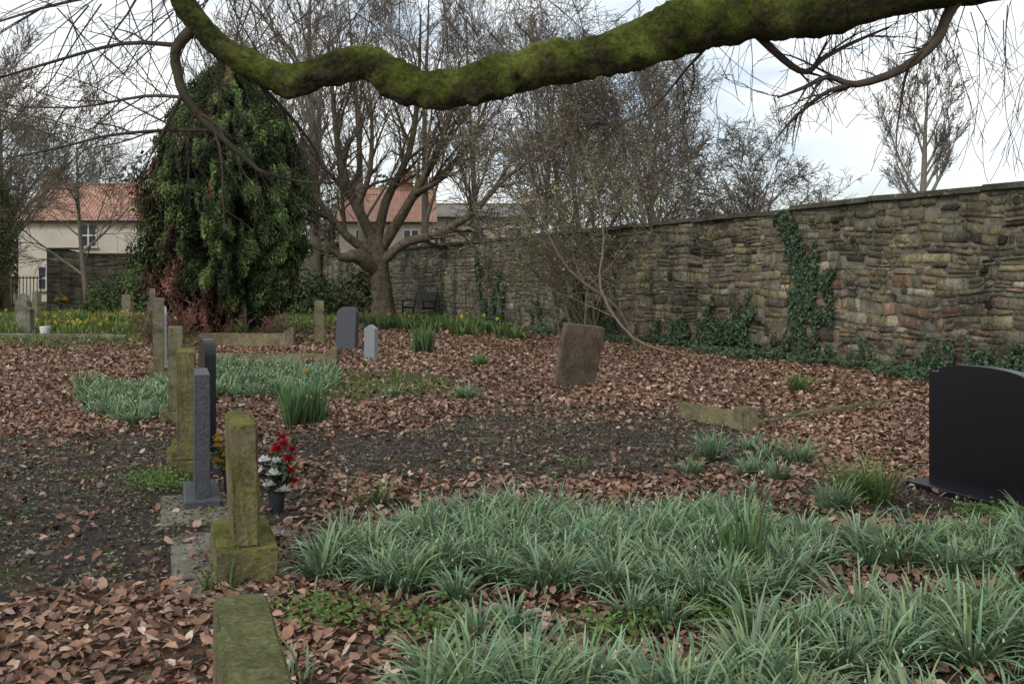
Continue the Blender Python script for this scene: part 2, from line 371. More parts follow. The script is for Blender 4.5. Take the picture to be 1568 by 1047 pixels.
# ================================================================ GROUND
ux=np.linspace(-4.9,4.9,330);gx=5*np.sinh(ux);uy=np.linspace(-2.0,5.3,330);gy=8+5.*np.sinh(uy)
GX,GY=np.meshgrid(gx,gy);GZ=gh(GX,GY)
nx,ny=len(gx),len(gy);I=np.arange(nx*ny).reshape(ny,nx)
F=np.stack([I[:-1,:-1],I[:-1,1:],I[1:,1:],I[1:,:-1]],-1).reshape(-1,4)
x=GX.ravel();y=GY.ravel()
colr=np.c_[leafden(x,y),np.maximum(lawn(x,y),sm(40,60,y)),mud(x,y)]
def groundmat():
    m,nt,b=newmat('churchyard_soil');a=N(nt,'ShaderNodeAttribute',attribute_name='col');sp=N(nt,'ShaderNodeSeparateColor');nt.links.new(a.outputs['Color'],sp.inputs[0])
    n1=noise(nt,1.6,8,.7);n2=noise(nt,28,8,.8)
    soil=ramp(nt,[(.3,(.03,.025,.022)),(.5,(.085,.07,.06)),(.72,(.19,.165,.14))]);nt.links.new(n2.outputs[0],soil.inputs[0])
    v=N(nt,'ShaderNodeTexVoronoi');v.inputs['Scale'].default_value=15
    tc=N(nt,'ShaderNodeTexCoord');nt.links.new(tc.outputs['Object'],v.inputs['Vector'])
    s2=N(nt,'ShaderNodeSeparateColor');nt.links.new(v.outputs['Color'],s2.inputs[0])
    lf=ramp(nt,[(0,(.08,.045,.032)),(.35,(.18,.105,.07)),(.7,(.27,.165,.11)),(1,(.36,.25,.18))]);nt.links.new(s2.outputs[0],lf.inputs[0])
    mf=N(nt,'ShaderNodeMath',operation='MULTIPLY_ADD');nt.links.new(sp.outputs[0],mf.inputs[0]);mf.inputs[1].default_value=1.1
    nb=N(nt,'ShaderNodeMath',operation='SUBTRACT');nt.links.new(s2.outputs[1],nb.inputs[0]);nb.inputs[1].default_value=.85;nt.links.new(nb.outputs[0],mf.inputs[2])
    rf=ramp(nt,[(.0,(0,0,0)),(.15,(1,1,1))]);nt.links.new(mf.outputs[0],rf.inputs[0])
    c=mixc(nt,rf.outputs[0],soil.outputs[0],lf.outputs[0])
    gr=ramp(nt,[(.3,(.05,.065,.022)),(.7,(.14,.17,.055))]);nt.links.new(n2.outputs[0],gr.inputs[0])
    ga=N(nt,'ShaderNodeMath',operation='MULTIPLY_ADD');nt.links.new(sp.outputs[1],ga.inputs[0]);ga.inputs[1].default_value=.42;nt.links.new(n1.outputs[0],ga.inputs[2])
    gb=N(nt,'ShaderNodeMath',operation='MULTIPLY_ADD');nt.links.new(n2.outputs[0],gb.inputs[0]);gb.inputs[1].default_value=.35;nt.links.new(ga.outputs[0],gb.inputs[2])
    rg=ramp(nt,[(.70,(0,0,0)),(.88,(1,1,1))]);nt.links.new(gb.outputs[0],rg.inputs[0])
    c=mixc(nt,rg.outputs[0],c,gr.outputs[0])
    nt.links.new(c,b.inputs['Base Color']);b.inputs['Roughness'].default_value=.95;b.inputs['Specular IOR Level'].default_value=.15
    bump(nt,b,n2.outputs[0],1,.07);return m
mesh_np('ground',np.c_[x,y,GZ.ravel()],F,groundmat(),colr,True)
leaf_mesh('fallen_leaves',[make_leaves(105000,2.2,12,.058),make_leaves(85000,12,24,.074),make_leaves(42000,24,42,.11)],M_leaf)
# crumbs of soil and rotted leaf over the bare earth
leaf_mesh('leaf_fragments',[make_leaves(120000,2.2,13,.022,lambda x,y:.12+.7*mud(x,y))],M_leaf,[(.06,.045,.035),(.10,.08,.062),(.16,.125,.10),(.04,.03,.025),(.14,.09,.065),(.25,.21,.17),(.11,.11,.07)],.5)

def weeds():
    n=110000;d=np.sqrt(rng.random(n)*(26**2-2.5**2)+2.5**2);x=(rng.random(n)*2-1)*(.66*d+.8)
    m=mud(x,d);f=fbm(x,d,2.2,77)
    pr=.03+.6*m*sm(.36,.60,f)+.12*sm(.58,.75,f)+.35*lawn(x,d)
    k=(rng.random(n)<pr)&(x<wallx(d)-.1);x=x[k];d=d[k]
    x=np.repeat(x,4)+rng.normal(0,.02,4*len(x));d=np.repeat(d,4)+rng.normal(0,.02,4*len(d))
    P=np.c_[x,d,gh(x,d)+rng.uniform(.008,.03,len(x))]
    Nn=np.tile([[0,0,1.]],(len(x),1));c=np.array([.13,.16,.08])*rng.uniform(.5,1.7,(len(x),1))*np.c_[rng.uniform(.8,1.4,len(x)),np.ones(len(x)),rng.uniform(.7,1.5,len(x))]
    foliage_cloud('ground_weeds',P,Nn,.024,c,M_fol)
    n=110000;d=np.sqrt(rng.random(n)*(40**2-5**2)+25);x=(rng.random(n)*2-1)*(.66*d+.8)
    k=(rng.random(n)<.85*lawn(x,d)+.02)&(x<wallx(d));x=x[k];d=d[k];n=len(x)
    blades('grass',x,d,rng.uniform(.04,.11,n)*(1+d/40),rng.uniform(.006,.012,n)*(1+d/20),rng.uniform(0,.5,n),rng.uniform(0,.8,n),(.08,.11,.03),(.18,.24,.065),M_blade,3,.03)
weeds()
T=Tubes()
for i in range(900):
    d=math.sqrt(U(7,400));xx=U(-.6,.6)*d
    if xx>wallx(d)-.3: continue
    a=U(0,6.28);L=U(.06,.35);z=g1(xx,d)+.02
    T.add([(xx,d,z),(xx+math.cos(a)*L*.5,d+math.sin(a)*L*.5,z+U(0,.03)),(xx+math.cos(a+.3)*L,d+math.sin(a+.3)*L,z+U(0,.02))],[.0035,.003,.002])
T.build('fallen_twigs',M_twig,barkcol((.06,.045,.035),(.22,.18,.14)))

# ================================================================ BLADE PLANTS
CB=(.055,.105,.045);CT=(.25,.39,.24)
A=[(-1.2,5.1),(-.5,4.75),(.3,4.9),(1.0,4.7),(1.6,5.0),(1.85,5.9),(1.5,6.55),(.6,6.3),(0,6.35),(-.5,6.1),(-1.05,5.6)]
B=[(-.3,3.85),(-.35,2.6),(1.0,2.6),(.8,3.75),(.3,3.95)]
C=[(.85,4.3),(.8,2.6),(2.9,2.6),(3.4,4.6),(2.0,4.7),(1.3,4.5)]
D=[(1.9,5.0),(3.9,4.6),(4.1,5.8),(2.6,6.0),(1.9,5.7)]
cx=[];cy=[]
for poly,sp,th,sd in ((A,.16,.24,0),(B,.155,.33,3),(C,.165,.41,5),(D,.17,.40,8)):
    a,b=clumps_in(poly,sp,th,sd);cx.append(a);cy.append(b)
ex=[(.0,4.4),(.55,4.55),(.68,4.45),(-.15,4.3),(1.5,4.0),(1.65,4.1),(1.0,3.5),(2.1,4.2),(1.8,3.6)]
cx.append(np.array([e[0] for e in ex]));cy.append(np.array([e[1] for e in ex]))
cx=np.concatenate(cx);cy=np.concatenate(cy)
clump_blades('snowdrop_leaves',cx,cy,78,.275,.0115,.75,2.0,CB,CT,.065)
GB=(.07,.12,.035);GT=(.18,.29,.10)
for (px,py,L,n,nm,cb,ct) in [(2.4,7.0,.33,150,'bluebell_clump',GB,GT),(2.55,6.9,.33,90,'bluebell_clump',GB,GT),
   (2.15,6.6,.28,120,'snowdrop_clump',CB,CT),(2.42,8.4,.27,110,'snowdrop_clump',CB,CT),(2.25,8.6,.25,70,'snowdrop_clump',CB,CT),(1.9,7.9,.25,110,'snowdrop_clump',CB,CT),(2.05,7.7,.22,70,'snowdrop_clump',CB,CT),
   (1.72,8.6,.27,90,'snowdrop_clump',CB,CT),(1.45,8.0,.16,60,'snowdrop_clump',CB,CT),(2.15,9.1,.22,70,'snowdrop_clump',CB,CT),(-.93,6.8,.24,40,'bluebell_clump',GB,GT),
   (-.62,12.8,.22,140,'snowdrop_clump',CB,CT),(-.5,12.7,.2,90,'snowdrop_clump',CB,CT),(-.56,17.4,.28,90,'bluebell_clump',GB,GT),(3.9,13.5,.32,90,'bluebell_clump',GB,GT),
   (-1.6,13.2,.16,80,'snowdrop_clump',CB,CT),(.52,8.1,.18,14,'bluebell_clump',GB,GT),(.05,8.7,.12,12,'bluebell_clump',GB,GT),(-1.5,5.0,.2,22,'bluebell_clump',GB,GT),(-.85,3.85,.2,18,'snowdrop_clump',CB,CT),(-1.15,4.15,.16,14,'snowdrop_clump',CB,CT),
   (1.7,6.9,.2,40,'snowdrop_clump',CB,CT),(3.2,6.1,.28,110,'snowdrop_clump',CB,CT)]:
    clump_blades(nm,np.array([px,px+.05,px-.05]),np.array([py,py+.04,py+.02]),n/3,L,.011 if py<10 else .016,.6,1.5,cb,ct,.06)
def daff(px,py,L,n,w=.014,nm='daffodil_clump'):
    k=3;clump_blades(nm,px+rng.normal(0,.06,k),py+rng.normal(0,.05,k),n/3,L,w,.3,.6,(.06,.12,.04),(.14,.26,.12),.08)
daff(1.22,5.15,.46,60,.014);daff(-2.3,10.6,.5,170,.018);daff(-2.1,10.8,.42,80,.018);daff(-1.7,20.3,.55,150,.025);daff(-2.0,20.6,.45,80,.025);daff(1.15,5.35,.38,30,.012)
E=[(-4.75,11.2),(-4.0,10.4),(-3.75,12.3),(-4.6,14.3),(-6.2,14.2)];Fp=[(-3.5,12.8),(-2.4,13.2),(-3,17.0),(-5.3,17.3),(-4.4,13.8)]
a1,b1=clumps_in(E,.2,.28,2);a2,b2=clumps_in(Fp,.23,.33,2)
clump_blades('snowdrop_carpet',np.r_[a1,a2],np.r_[b1,b2],34,.25,.017,.7,1.7,CB,(.22,.35,.20),.09)
Gp=[(-.6,25),(.4,23.5),(0,26.5),(-2.6,32.5),(-5.2,32.5),(-4,29)]
a,b=clumps_in(Gp,.4,.38,2);clump_blades('daffodil_border',a,b,24,.42,.03,.4,.9,(.05,.10,.03),(.13,.22,.07),.18)
H=[(-17,27),(-8.5,25),(-9,31),(-12,38),(-22,38)]
a,b=clumps_in(H,.6,.53,4);clump_blades('daffodil_bed',a,b,20,.36,.03,.4,.9,(.07,.12,.03),(.17,.25,.07),.22)
def flowers(name,P,size,petal,centre,tilt=.9):
    V=[];Fq=[];C=[]
    for p in P:
        az=U(0,6.28);s=size*U(.8,1.2);n=Vector((math.cos(az)*tilt,math.sin(az)*tilt-.4,.5)).normalized()
        a=n.orthogonal().normalized();b=n.cross(a);c=Vector(p)
        for k in range(6):
            t=k*math.pi/3;d=a*math.cos(t)+b*math.sin(t);e=a*math.cos(t+1.57)+b*math.sin(t+1.57);o=len(V)
            V+=[c,c+d*s*.55+e*s*.24+n*s*.1,c+d*s,c+d*s*.55-e*s*.24+n*s*.1];Fq.append((o,o+1,o+2,o+3));C+=[petal]*4
        o=len(V)
        for k in range(6):
            t=k*math.pi/3;d=a*math.cos(t)+b*math.sin(t);V+=[c+d*s*.2,c+d*s*.3+n*s*.5];C+=[centre]*2
        for k in range(6):
            j=(k+1)%6;Fq.append((o+2*k,o+2*j,o+2*j+1,o+2*k+1))
    return mesh_np(name,np.array([tuple(v) for v in V]),np.array(Fq),M_petal,np.array(C))
YE=(.68,.52,.06);OR=(.7,.33,.03)
def rp(poly,n,z0,z1):
    o=[];xs=[p[0] for p in poly];ys=[p[1] for p in poly]
    while len(o)<n:
        x,y=U(min(xs),max(xs)),U(min(ys),max(ys))
        if inpoly(np.array([x]),np.array([y]),poly)[0]: o.append((x,y,g1(x,y)+U(z0,z1)))
    return o
flowers('daffodil_flowers',rp(H,38,.2,.42)+rp([(-13.5,27),(-11,27),(-11.5,28.5),(-13.5,28.5)],30,.2,.38)+rp([(-15,31),(-12,31),(-12.5,34),(-15.5,34)],34,.25,.45)+rp(Gp,18,.35,.5)+[(-7.2,20.5,.8),(-7.0,20.7,.7),(-2.7,13,.35),(-3,15,.4)],.052,YE,OR)
sn=rp(E,60,.14,.24)+rp(Fp,110,.14,.26)+rp(A,90,.16,.28)+rp(D,45,.16,.26)+rp(C,50,.16,.24)+rp(B,30,.16,.24)
V=[];Fq=[];C_=[]
for p in sn:
    s=U(.009,.014) if p[1]<9 else U(.015,.022);o=len(V)
    V+=[(p[0],p[1],p[2]+s)]+[(p[0]+s*.55*math.cos(t),p[1]+s*.55*math.sin(t),p[2]-s*.2) for t in (0,2.1,4.2)]+[(p[0],p[1],p[2]-s*1.2)];Fq+=[(o,o+1,o+2),(o,o+2,o+3),(o,o+3,o+1),(o+4,o+2,o+1),(o+4,o+3,o+2),(o+4,o+1,o+3)]
    C_+=[(.6,.62,.45)]*5
mesh_np('snowdrop_flowers',np.array(V),np.array(Fq),M_petal,np.array(C_))
for (fx,fy) in [(-2.75,7.7),(3.1,6.5),(-2.6,7.4),(-.35,4.4),(.45,4.35),(-.85,4.55),(.9,4.5)]:
    n=420;P=np.c_[fx+rng.normal(0,.13,n),fy+rng.normal(0,.1,n),g1(fx,fy)+rng.uniform(.01,.10,n)]
    foliage_cloud('cow_parsley_plant',P,np.tile([[0,-.3,1.]],(n,1)),.026,np.array([.085,.15,.035])*rng.uniform(.6,1.5,(n,1)),M_fol)
T=Tubes()
polyline(T,[(1.28,5.2,0),(1.30,5.2,.35),(1.42,5.3,.6),(1.38,5.4,.85),(1.27,5.4,.98)],[.006,.0055,.004,.003,.002],dict(seg=[3,3],wig=[.2,.3],up=[.1,.1],n=[7,2],t0=[.3,.3],ang=(.5,1),ratio=.22,rmin=.0014),0)
T.build('sapling',M_twig,barkcol((.10,.06,.045),(.13,.08,.06)))

# ================================================================ STONE WALLS
def stone_wall(name,p0,p1,ztop,th,n_out,palette,zb=-.1,seed=0,rowh=(.07,.20),slen=(.12,.55)):
    root=empty(name);p0=np.array(p0);p1=np.array(p1);Lw=np.linalg.norm(p1-p0);u=(p1-p0)/Lw;nn=np.array(n_out,float)
    V=[];Fq=[];C=[];rs=random.Random(seed)
    def wob(sv,zv,top): 
        f=min(1,max(0,(top-zv)*4))
        return zv+f*(.20*(float(vn(sv*.55,zv*.9,seed+3))-.5)+.09*(float(vn(sv*2.3,zv*2.6,seed+5))-.5))
    bs=0
    while bs<Lw:
        bl=rs.uniform(.9,2.6);be=min(bs+bl,Lw)
        if Lw-be<.5: be=Lw
        z=zb-rs.uniform(0,.08);rows=[]
        while z<3.4:
            h=rs.uniform(*rowh)*(1.4 if rs.random()<.18 else 1);rows.append((z,z+h));z+=h
        for (za,zb_) in rows:
            s=bs+ (rs.uniform(-.15,.15) if bs>0 else 0)
            rend=be+rs.uniform(-.08,.18) if be<Lw else Lw
            while s<rend-.04:
                l=rs.uniform(*slen)*(1.1 if zb_-za>.12 else .8)
                if rs.random()<.18: l*=.45
                s0=max(s,0);s1=min(s+l,rend)
                if rend-s1<.08: s1=rend
                s=s1
                if s1-s0<.05: continue
                top=ztop((s0+s1)/2)-.005
                if za>top-.04: continue
                z1=min(zb_,top);g=.004
                if rs.random()<.25 and z1-za>.12: 
                    k=rs.uniform(.35,.65);parts=[(za,za*(1-k)+z1*k),(za*(1-k)+z1*k,z1)]
                else: parts=[(za,z1)]
                for (a,b) in parts:
                    worn=rs.random()<.16
                    pr=rs.uniform(-.02,-.008) if worn else rs.uniform(.002,.028);j=lambda q:rs.uniform(-q,q)
                    iz_=min(.026,(b-a)*.28);ix_=min(.04,(s1-s0)*.25)
                    xs=[s0+g,s0+g+ix_,s1-g-ix_,s1-g];zs=[a+g,a+g+iz_,b-g-iz_,b-g];o=len(V)
                    cc=palette((s0+s1)/2,(a+b)/2,rs)
                    sk=rs.uniform(-.03,.03)
                    for iz in range(4):
                        for ix in range(4):
                            inner=(ix in (1,2)) and (iz in (1,2))
                            sv=xs[ix]+j(.014)+sk*(iz-1.5)/1.5*.6;zv=wob(xs[ix],zs[iz],top)+j(.011)
                            if (ix in(0,3)) and (iz in (0,3)):
                                q=rs.uniform(.005,.05);sv+=(q if ix==0 else -q);zv+=(q*.5 if iz==0 else -q*.5)
                            dd=(pr+j(.009)) if inner else (-.004+j(.005))
                            q=p0+u*sv+nn*dd;V.append((q[0],q[1],zv));C.append([k*(1 if inner else .85) for k in cc])
                    for iz in range(3):
                        for ix in range(3):
                            i=o+iz*4+ix;Fq.append((i,i+1,i+5,i+4))
        bs=be
    mesh_np('facing_stones',np.array(V),np.array(Fq),M_wallst,np.array(C),False,root)
    k=int(Lw/1)+2;Vc=[];Fc=[]
    for i in range(k):
        s=Lw*i/(k-1);q=p0+u*s-nn*.012;t=ztop(s);q2=q-nn*th
        Vc+=[(q[0],q[1],-.3),(q[0],q[1],t),(q2[0],q2[1],t),(q2[0],q2[1],-.3)]
    for i in range(k-1):
        o=4*i
        for a in range(3): Fc.append((o+a,o+a+1,o+a+5,o+a+4))
    Fc+= [(0,1,2,3),(4*k-4,4*k-3,4*k-2,4*k-1)]
    mesh_np('mortar_core',np.array(Vc),np.array(Fc),M_mortar,None,False,root)
    bm=bmesh.new();s=0
    while s<Lw:
        l=rs.uniform(.6,1.25);l=min(l,Lw-s+.01);q=p0+u*(s+l/2)-nn*th/2;t=ztop(s+l/2)
        r=bmesh.ops.create_cube(bm,size=1);dz=rs.uniform(-.012,.012);ry=rs.uniform(-.02,.02);off=rs.uniform(-.02,.02)
        for v in r['verts']:
            c=v.co.copy();lx=c.x*(l-.012);ly=c.y*(th+.16)+off;lz=c.z*.095+ry*c.x
            if c.z>0: ly*=.92
            v.co=Vector((q[0]+u[0]*lx-u[1]*ly,q[1]+u[1]*lx+u[0]*ly,t+.05+lz+dz))
        s+=l
    bm_obj('coping',bm,M_coping,root,.014,2)
    return root
wn=(-.902,-.4317);u_=np.array((-.4317,.902));w0=np.array((7.4,14.3))-u_*9;w1=np.array((7.4,14.3))+u_*38
def top_main(s):
    q=s-9;return (2.86-.010*q) if q<5.1 else (2.75-.0085*(q-5))
def pal_main(s,z,rs):
    q=s-9;n=float(fbm(q*.5,z*.9,1,91));m=float(fbm(q*.35+9,z*.8,1,95))
    buff=np.array((.30,.255,.165));grey=np.array((.19,.172,.135));red=np.array((.27,.185,.135));pale=np.array((.40,.36,.28));green=np.array((.17,.165,.105));dark=np.array((.085,.078,.066))
    wr=max(0,min(1,(5.0-q)/3))*max(0,min(1,(1.8-z)/.8));wg=max(0,min(1,(q-8)/9))
    r=rs.random()
    if r<.38*wr+.02: c=red
    elif r<.36+.30*m: c=buff
    elif r<.76: c=grey
    elif r<.85: c=dark
    elif r<.93: c=pale
    else: c=green
    c=c*rs.uniform(.70,1.2)*(.62+.8*n)
    if z>2.0: c=c*.78
    if z<.3: c=c*np.array((.72,.80,.62))
    if wg>0: c=c*(1-.45*wg)+np.array((.18,.17,.15))*.45*wg
    return list(c)
stone_wall('churchyard_stone_wall',w0,w1,top_main,.42,wn,pal_main,seed=3)
def pal2(s,z,rs):
    c=np.array(rs.choice([(.22,.19,.14),(.18,.155,.12),(.27,.23,.17)]))*rs.uniform(.7,1.2);return list(c)
stone_wall('garden_stone_wall',(-21.5,46),(-13.3,47),lambda s:2.75 if s<1.5 else 2.5,.4,(.12,-.993),pal2,seed=5,rowh=(.14,.26),slen=(.25,.6))
stone_wall('boundary_stone_wall',(-12.5,58),(-8.7,47.8),lambda s:2.6,.4,(-.937,-.35),pal2,seed=8,rowh=(.14,.26),slen=(.25,.6))

def ivy_pts(q0,q1,z0,z1,n,seed,thr=.45,dep=.09,vert=True):
    q=rng.uniform(q0,q1,n);z=rng.uniform(z0,z1,n)
    f=fbm(q*3.0,z*(1.8 if vert else 2.2),1,seed)
    cen=(q0+q1)/2;hw=(q1-q0)/2;e=1-np.abs(q-cen)/hw
    k=(f+.28*e-.2*(z-z0)/(z1-z0)+.10*rng.random(n))>thr+.17;q=q[k];z=z[k]
    if vert: q=q+.8*(vn(z*1.0,z*0+seed,seed+9)-.5)
    d=rng.uniform(.03,dep,len(q));base=np.array((7.4,14.3))
    return np.c_[base[0]+u_[0]*q+wn[0]*d,base[1]+u_[1]*q+wn[1]*d,z]
IV=[]
def ic(*a,**k): IV.append(ivy_pts(*a,**k))
ic(3.7,5.0,0,1.7,8500,1,.42);ic(4.2,5.0,1.0,2.3,3600,2,.46);ic(4.5,5.2,1.8,2.8,2200,3,.48);ic(3.2,4.4,.7,1.5,1600,12,.56)
ic(5.0,9.6,0,1.3,18000,4,.62,vert=False,dep=.14);ic(4.9,10.5,0,.6,9000,5,.48,vert=False,dep=.16)
ic(12.4,14.3,0,2.7,12000,7,.50);ic(14.9,15.8,0,2.6,4000,9,.54);ic(17.6,19.8,0,2.65,12000,11,.49)
ic(22.0,23.6,0,2.4,3000,14,.55);ic(10.5,13,0,.9,5500,16,.56,vert=False);ic(-4,4.5,0,.6,9000,18,.52,vert=False,dep=.16);ic(6.0,7.2,.4,1.9,2200,23,.60)
P=np.concatenate(IV);n=len(P)
foliage_cloud('wall_ivy',P,np.tile([[wn[0],wn[1],.3]],(n,1)),.07,np.array([.042,.072,.034])*rng.uniform(.4,1.9,(n,1)),M_ivy)
n=20000;q=rng.uniform(-4,20,n);d=np.abs(rng.normal(0,.5,n))+.05;f=fbm(q,d,1.3,33);k=(f-.30*d+.12*(q<6))>.38;q=q[k];d=d[k]
gx_=7.4+u_[0]*q+wn[0]*d;gy_=14.3+u_[1]*q+wn[1]*d
P=np.c_[gx_,gy_,gh(gx_,gy_)+rng.uniform(.02,.15,len(q))];foliage_cloud('ground_ivy',P,np.tile([[0,-.3,1.]],(len(q),1)),.07,np.array([.05,.085,.04])*rng.uniform(.5,1.7,(len(q),1)),M_ivy)
T=Tubes()
for (q,zt) in [(4.5,2.5),(4.3,1.8),(5.0,2.6),(13.3,2.6),(14.2,2.5),(15.3,2.5),(18.5,2.6),(16.5,2.2),(22.8,2.4),(9.6,1.8),(11.8,2.0),(7,1.2),(8.2,1.1),(20.6,2.4),(21.5,2.2),(12.3,2.5)]:
    for v in range(2):
        pp=[]
        for i in range(8):
            qq=q+U(-.12,.12);pp.append((7.4+u_[0]*qq+wn[0]*.06,14.3+u_[1]*qq+wn[1]*.06,zt*i/7))
        T.add(pp,[.014*(1-.6*i/7) for i in range(8)])
T.build('ivy_stems',M_twig,barkcol((.05,.04,.03),(.12,.09,.07)))

# ================================================================ GRAVES
headstone(-.58,2.2,.62,.13,.83,'flat',M_mossst2,((.06,.06,.12),),yaw=19,rough=.0025)
e=headstone(-1.47,5.45,.62,.135,.83,'flat',M_mossst,((.09,.07,.2),),yaw=19,lean=(0,-1.5),rough=.004,bevel=.014)
box('foundation_slab',(.85,1.3,.05),(.05,.15,.006),M_conc,e,.01,rough=.003)
headstone(-2.2,7.05,.55,.10,.93,'flat',M_granite,((.07,.07,.09),),yaw=19,bevel=.004)
e2=empty('grave_foundation',(-2.12,6.75,0.0),math.radians(19));box('slab',(.5,.9,.05),(0,0,.0),M_conc,e2,.01,rough=.003)
headstone(-2.72,8.3,.6,.14,1.02,'flat',M_mossst,((.08,.08,.16),(.04,.04,.08)),yaw=19,rough=.003)
headstone(-2.85,9.3,.5,.1,1.05,'arch',M_black,((.07,.07,.09),),yaw=24,bevel=.004)
headstone(-3.72,11.0,.6,.15,1.05,'flat',M_mossst2,((.08,.08,.16),),yaw=19,rough=.003)
headstone(-5.5,15.5,.7,.16,1.27,'flat',M_mossst2,((.08,.08,.16),),yaw=19,rough=.003)
headstone(-5.9,16.8,.6,.12,1.1,'arch',M_granlite,((.08,.08,.12),),yaw=22)
headstone(-8.85,24.5,.7,.14,1.25,'arch',M_conc,((.08,.08,.12),),yaw=20)
headstone(-9.5,26.5,.6,.12,1.3,'pitch',M_mossst2,((.08,.08,.12),),yaw=20)
headstone(-4.65,24,.6,.2,1.0,'arch',M_mossst2,((.08,.08,.12),),yaw=14)
headstone(-3.5,21.1,.52,.11,.93,'arch',M_granite,((.08,.06,.1),),yaw=60,bevel=.004,lean=(0,3))
headstone(-2.66,18.8,.3,.1,.68,'pitch',M_granlite,((.04,.04,.05),),yaw=50)
l=headstone(.86,14.3,.62,.12,1.02,'flat',M_brownst,(),yaw=-68,rough=.004);l.rotation_euler=(math.radians(-7),math.radians(9),math.radians(-68));l.location.z=-.12
headstone(3.36,7.08,.94,.1,.94,'shoulder',M_black,((.13,.10,.07),),yaw=22,bevel=.004)
for (x,y,w,h,st,m,yw) in [(-13.2,27,.6,.75,'pitch',M_conc,60),(-14.0,28.5,.7,1.0,'arch',M_conc,50),(-14.8,31,.6,1.1,'flat',M_mossst2,40),(-16.2,33,.6,1.0,'arch',M_conc,50),(-12.2,34,.6,.8,'arch',M_conc,60),(-13.9,36,.6,.9,'flat',M_mossst2,50),(-16.8,30.5,.7,1.15,'arch',M_black,60)]:
    headstone(x,y,w,.13,h,st,m,((.07,.07,.1),),yaw=yw)
def kerbset(name,segs,mat,h=.16,w=.12,post=None):
    e=empty(name)
    for i,(a,b) in enumerate(segs):
        a=Vector(a);b=Vector(b);d=b-a;c=(a+b)/2
        box('kerb_%d'%(i+1),(d.length,w,h+.1),(c.x,c.y,h/2-.05+g1(c.x,c.y)),mat,e,.015,(0,0,math.atan2(d.y,d.x)),rough=.004)
    for i,p in enumerate(post or []):
        box('corner_block_%d'%(i+1),(.2,.2,h+.16),(p[0],p[1],h/2-.02+g1(*p)),mat,e,.02,(0,0,math.radians(20)),rough=.003)
    return e
kerbset('grave_kerb',[((1.92,11.25),(2.38,10.35))],M_kerb,.17,.14,[(2.42,10.3)])
kerbset('grave_kerb',[((2.5,10.4),(3.6,11.5)),((3.62,11.55),(5.0,12.6))],M_kerb,.05,.1)
kerbset('grave_kerb',[((-5.6,18.3),(-3.35,18.2)),((-3.3,18.3),(-3.6,20.2)),((-5.65,18.4),(-6.1,20.2))],M_kerb,.14,.14,[(-3.3,18.15)])
kerbset('grave_kerb',[((-7.0,22.3),(-5.0,22.1)),((-4.95,22.2),(-5.4,24.4))],M_kerb,.3,.15,[(-4.95,22.1),(-4.5,23.3)])
kerbset('grave_kerb',[((-13,25.2),(-9.5,24.6))],M_conc,.12,.14)
kerbset('grave_kerb',[((.85,19.9),(1.5,19.5))],M_conc,.08,.12)
def bouquet(name,c,blooms,leafc=(.05,.09,.03),r=.12):
    e=empty(name,c);V=[];Fq=[];C=[]
    for (dx,dy,dz,s,colr) in blooms:
        cc=Vector((dx,dy,dz))
        for ring,(nn_,rr,up) in enumerate(((7,1,.15),(6,.75,.5),(4,.42,.8))):
            for k in range(nn_):
                t=k*6.283/nn_+ring*.4+U(-.1,.1);d=Vector((math.cos(t)*rr,math.sin(t)*rr,up*.9));tn=Vector((-math.sin(t),math.cos(t),0));o=len(V)
                V+=[cc,cc+d*s*.7+tn*s*.35,cc+d*s*1.05+Vector((0,0,s*.12)),cc+d*s*.7-tn*s*.35];Fq.append((o,o+1,o+2,o+3));f=U(.75,1.15);C+=[[q*f*(.8 if ring==2 else 1) for q in colr]]*4
    mesh_np('blooms',np.array([tuple(v) for v in V]),np.array(Fq),M_petal,np.array(C),False,e)
    n=160;P=rng.normal(0,1,(n,3));P/=np.linalg.norm(P,axis=1,keepdims=True);Q=P*r*np.array([1,1,1.2])*rng.uniform(.5,1,(n,1))
    foliage_cloud('greenery',Q,P,.06,np.array(leafc)*rng.uniform(.6,1.4,(n,1)),M_fol,e)
    bm=bmesh.new();bmesh.ops.create_cone(bm,cap_ends=True,segments=16,radius1=.045,radius2=.06,depth=.16)
    v=bm_obj('vase',bm,M_blackpot,e,.004);v.location=(0,0,-r-.06)
    return e
RD=(.42,.012,.02);W2=(.8,.8,.78);YL=(.62,.44,.04)
bouquet('artificial_flowers_red_white',(-1.56,6.6,.27),[(.0,0,.16,.055,RD),(.05,-.02,.20,.05,RD),(.08,0,.10,.05,RD),(-.07,-.04,.10,.05,W2),(.0,-.08,.02,.055,W2),(-.03,-.08,-.05,.05,W2),(.05,-.06,-.09,.055,W2),(.0,-.03,.09,.045,W2),(.10,.02,.16,.04,RD),(.10,-.03,.03,.045,RD),(.12,-.02,-.04,.04,RD),(-.09,0,.02,.05,W2),(.03,.02,.24,.04,RD)],(.05,.07,.04),.11)
bouquet('yellow_flowers',(-1.96,6.95,.32),[(U(-.1,.1),U(-.1,.05),U(-.08,.16),.035,YL) for i in range(30)],(.07,.09,.03),.1)
bouquet('orange_flowers',(-13.6,30.0,.9),[(U(-.15,.15),U(-.1,.1),U(-.1,.2),.12,OR) for i in range(5)],(.05,.1,.03),.2)
e=empty('grave_vase',(-2.28,7.95,.0));box('base',(.16,.16,.08),(0,0,.04),M_blackpot,e,.01)
bm=bmesh.new();bmesh.ops.create_cone(bm,cap_ends=True,segments=20,radius1=.05,radius2=.085,depth=.22);v=bm_obj('bowl',bm,M_blackpot,e,.005);v.location=(0,0,.19)
bm=bmesh.new();bmesh.ops.create_cone(bm,cap_ends=True,segments=20,radius1=.1,radius2=.14,depth=.26)
e=empty('white_plant_pot',(-12.1,25.8,0));v=bm_obj('pot',bm,M_frame,e,.01);v.location=(0,0,.13)

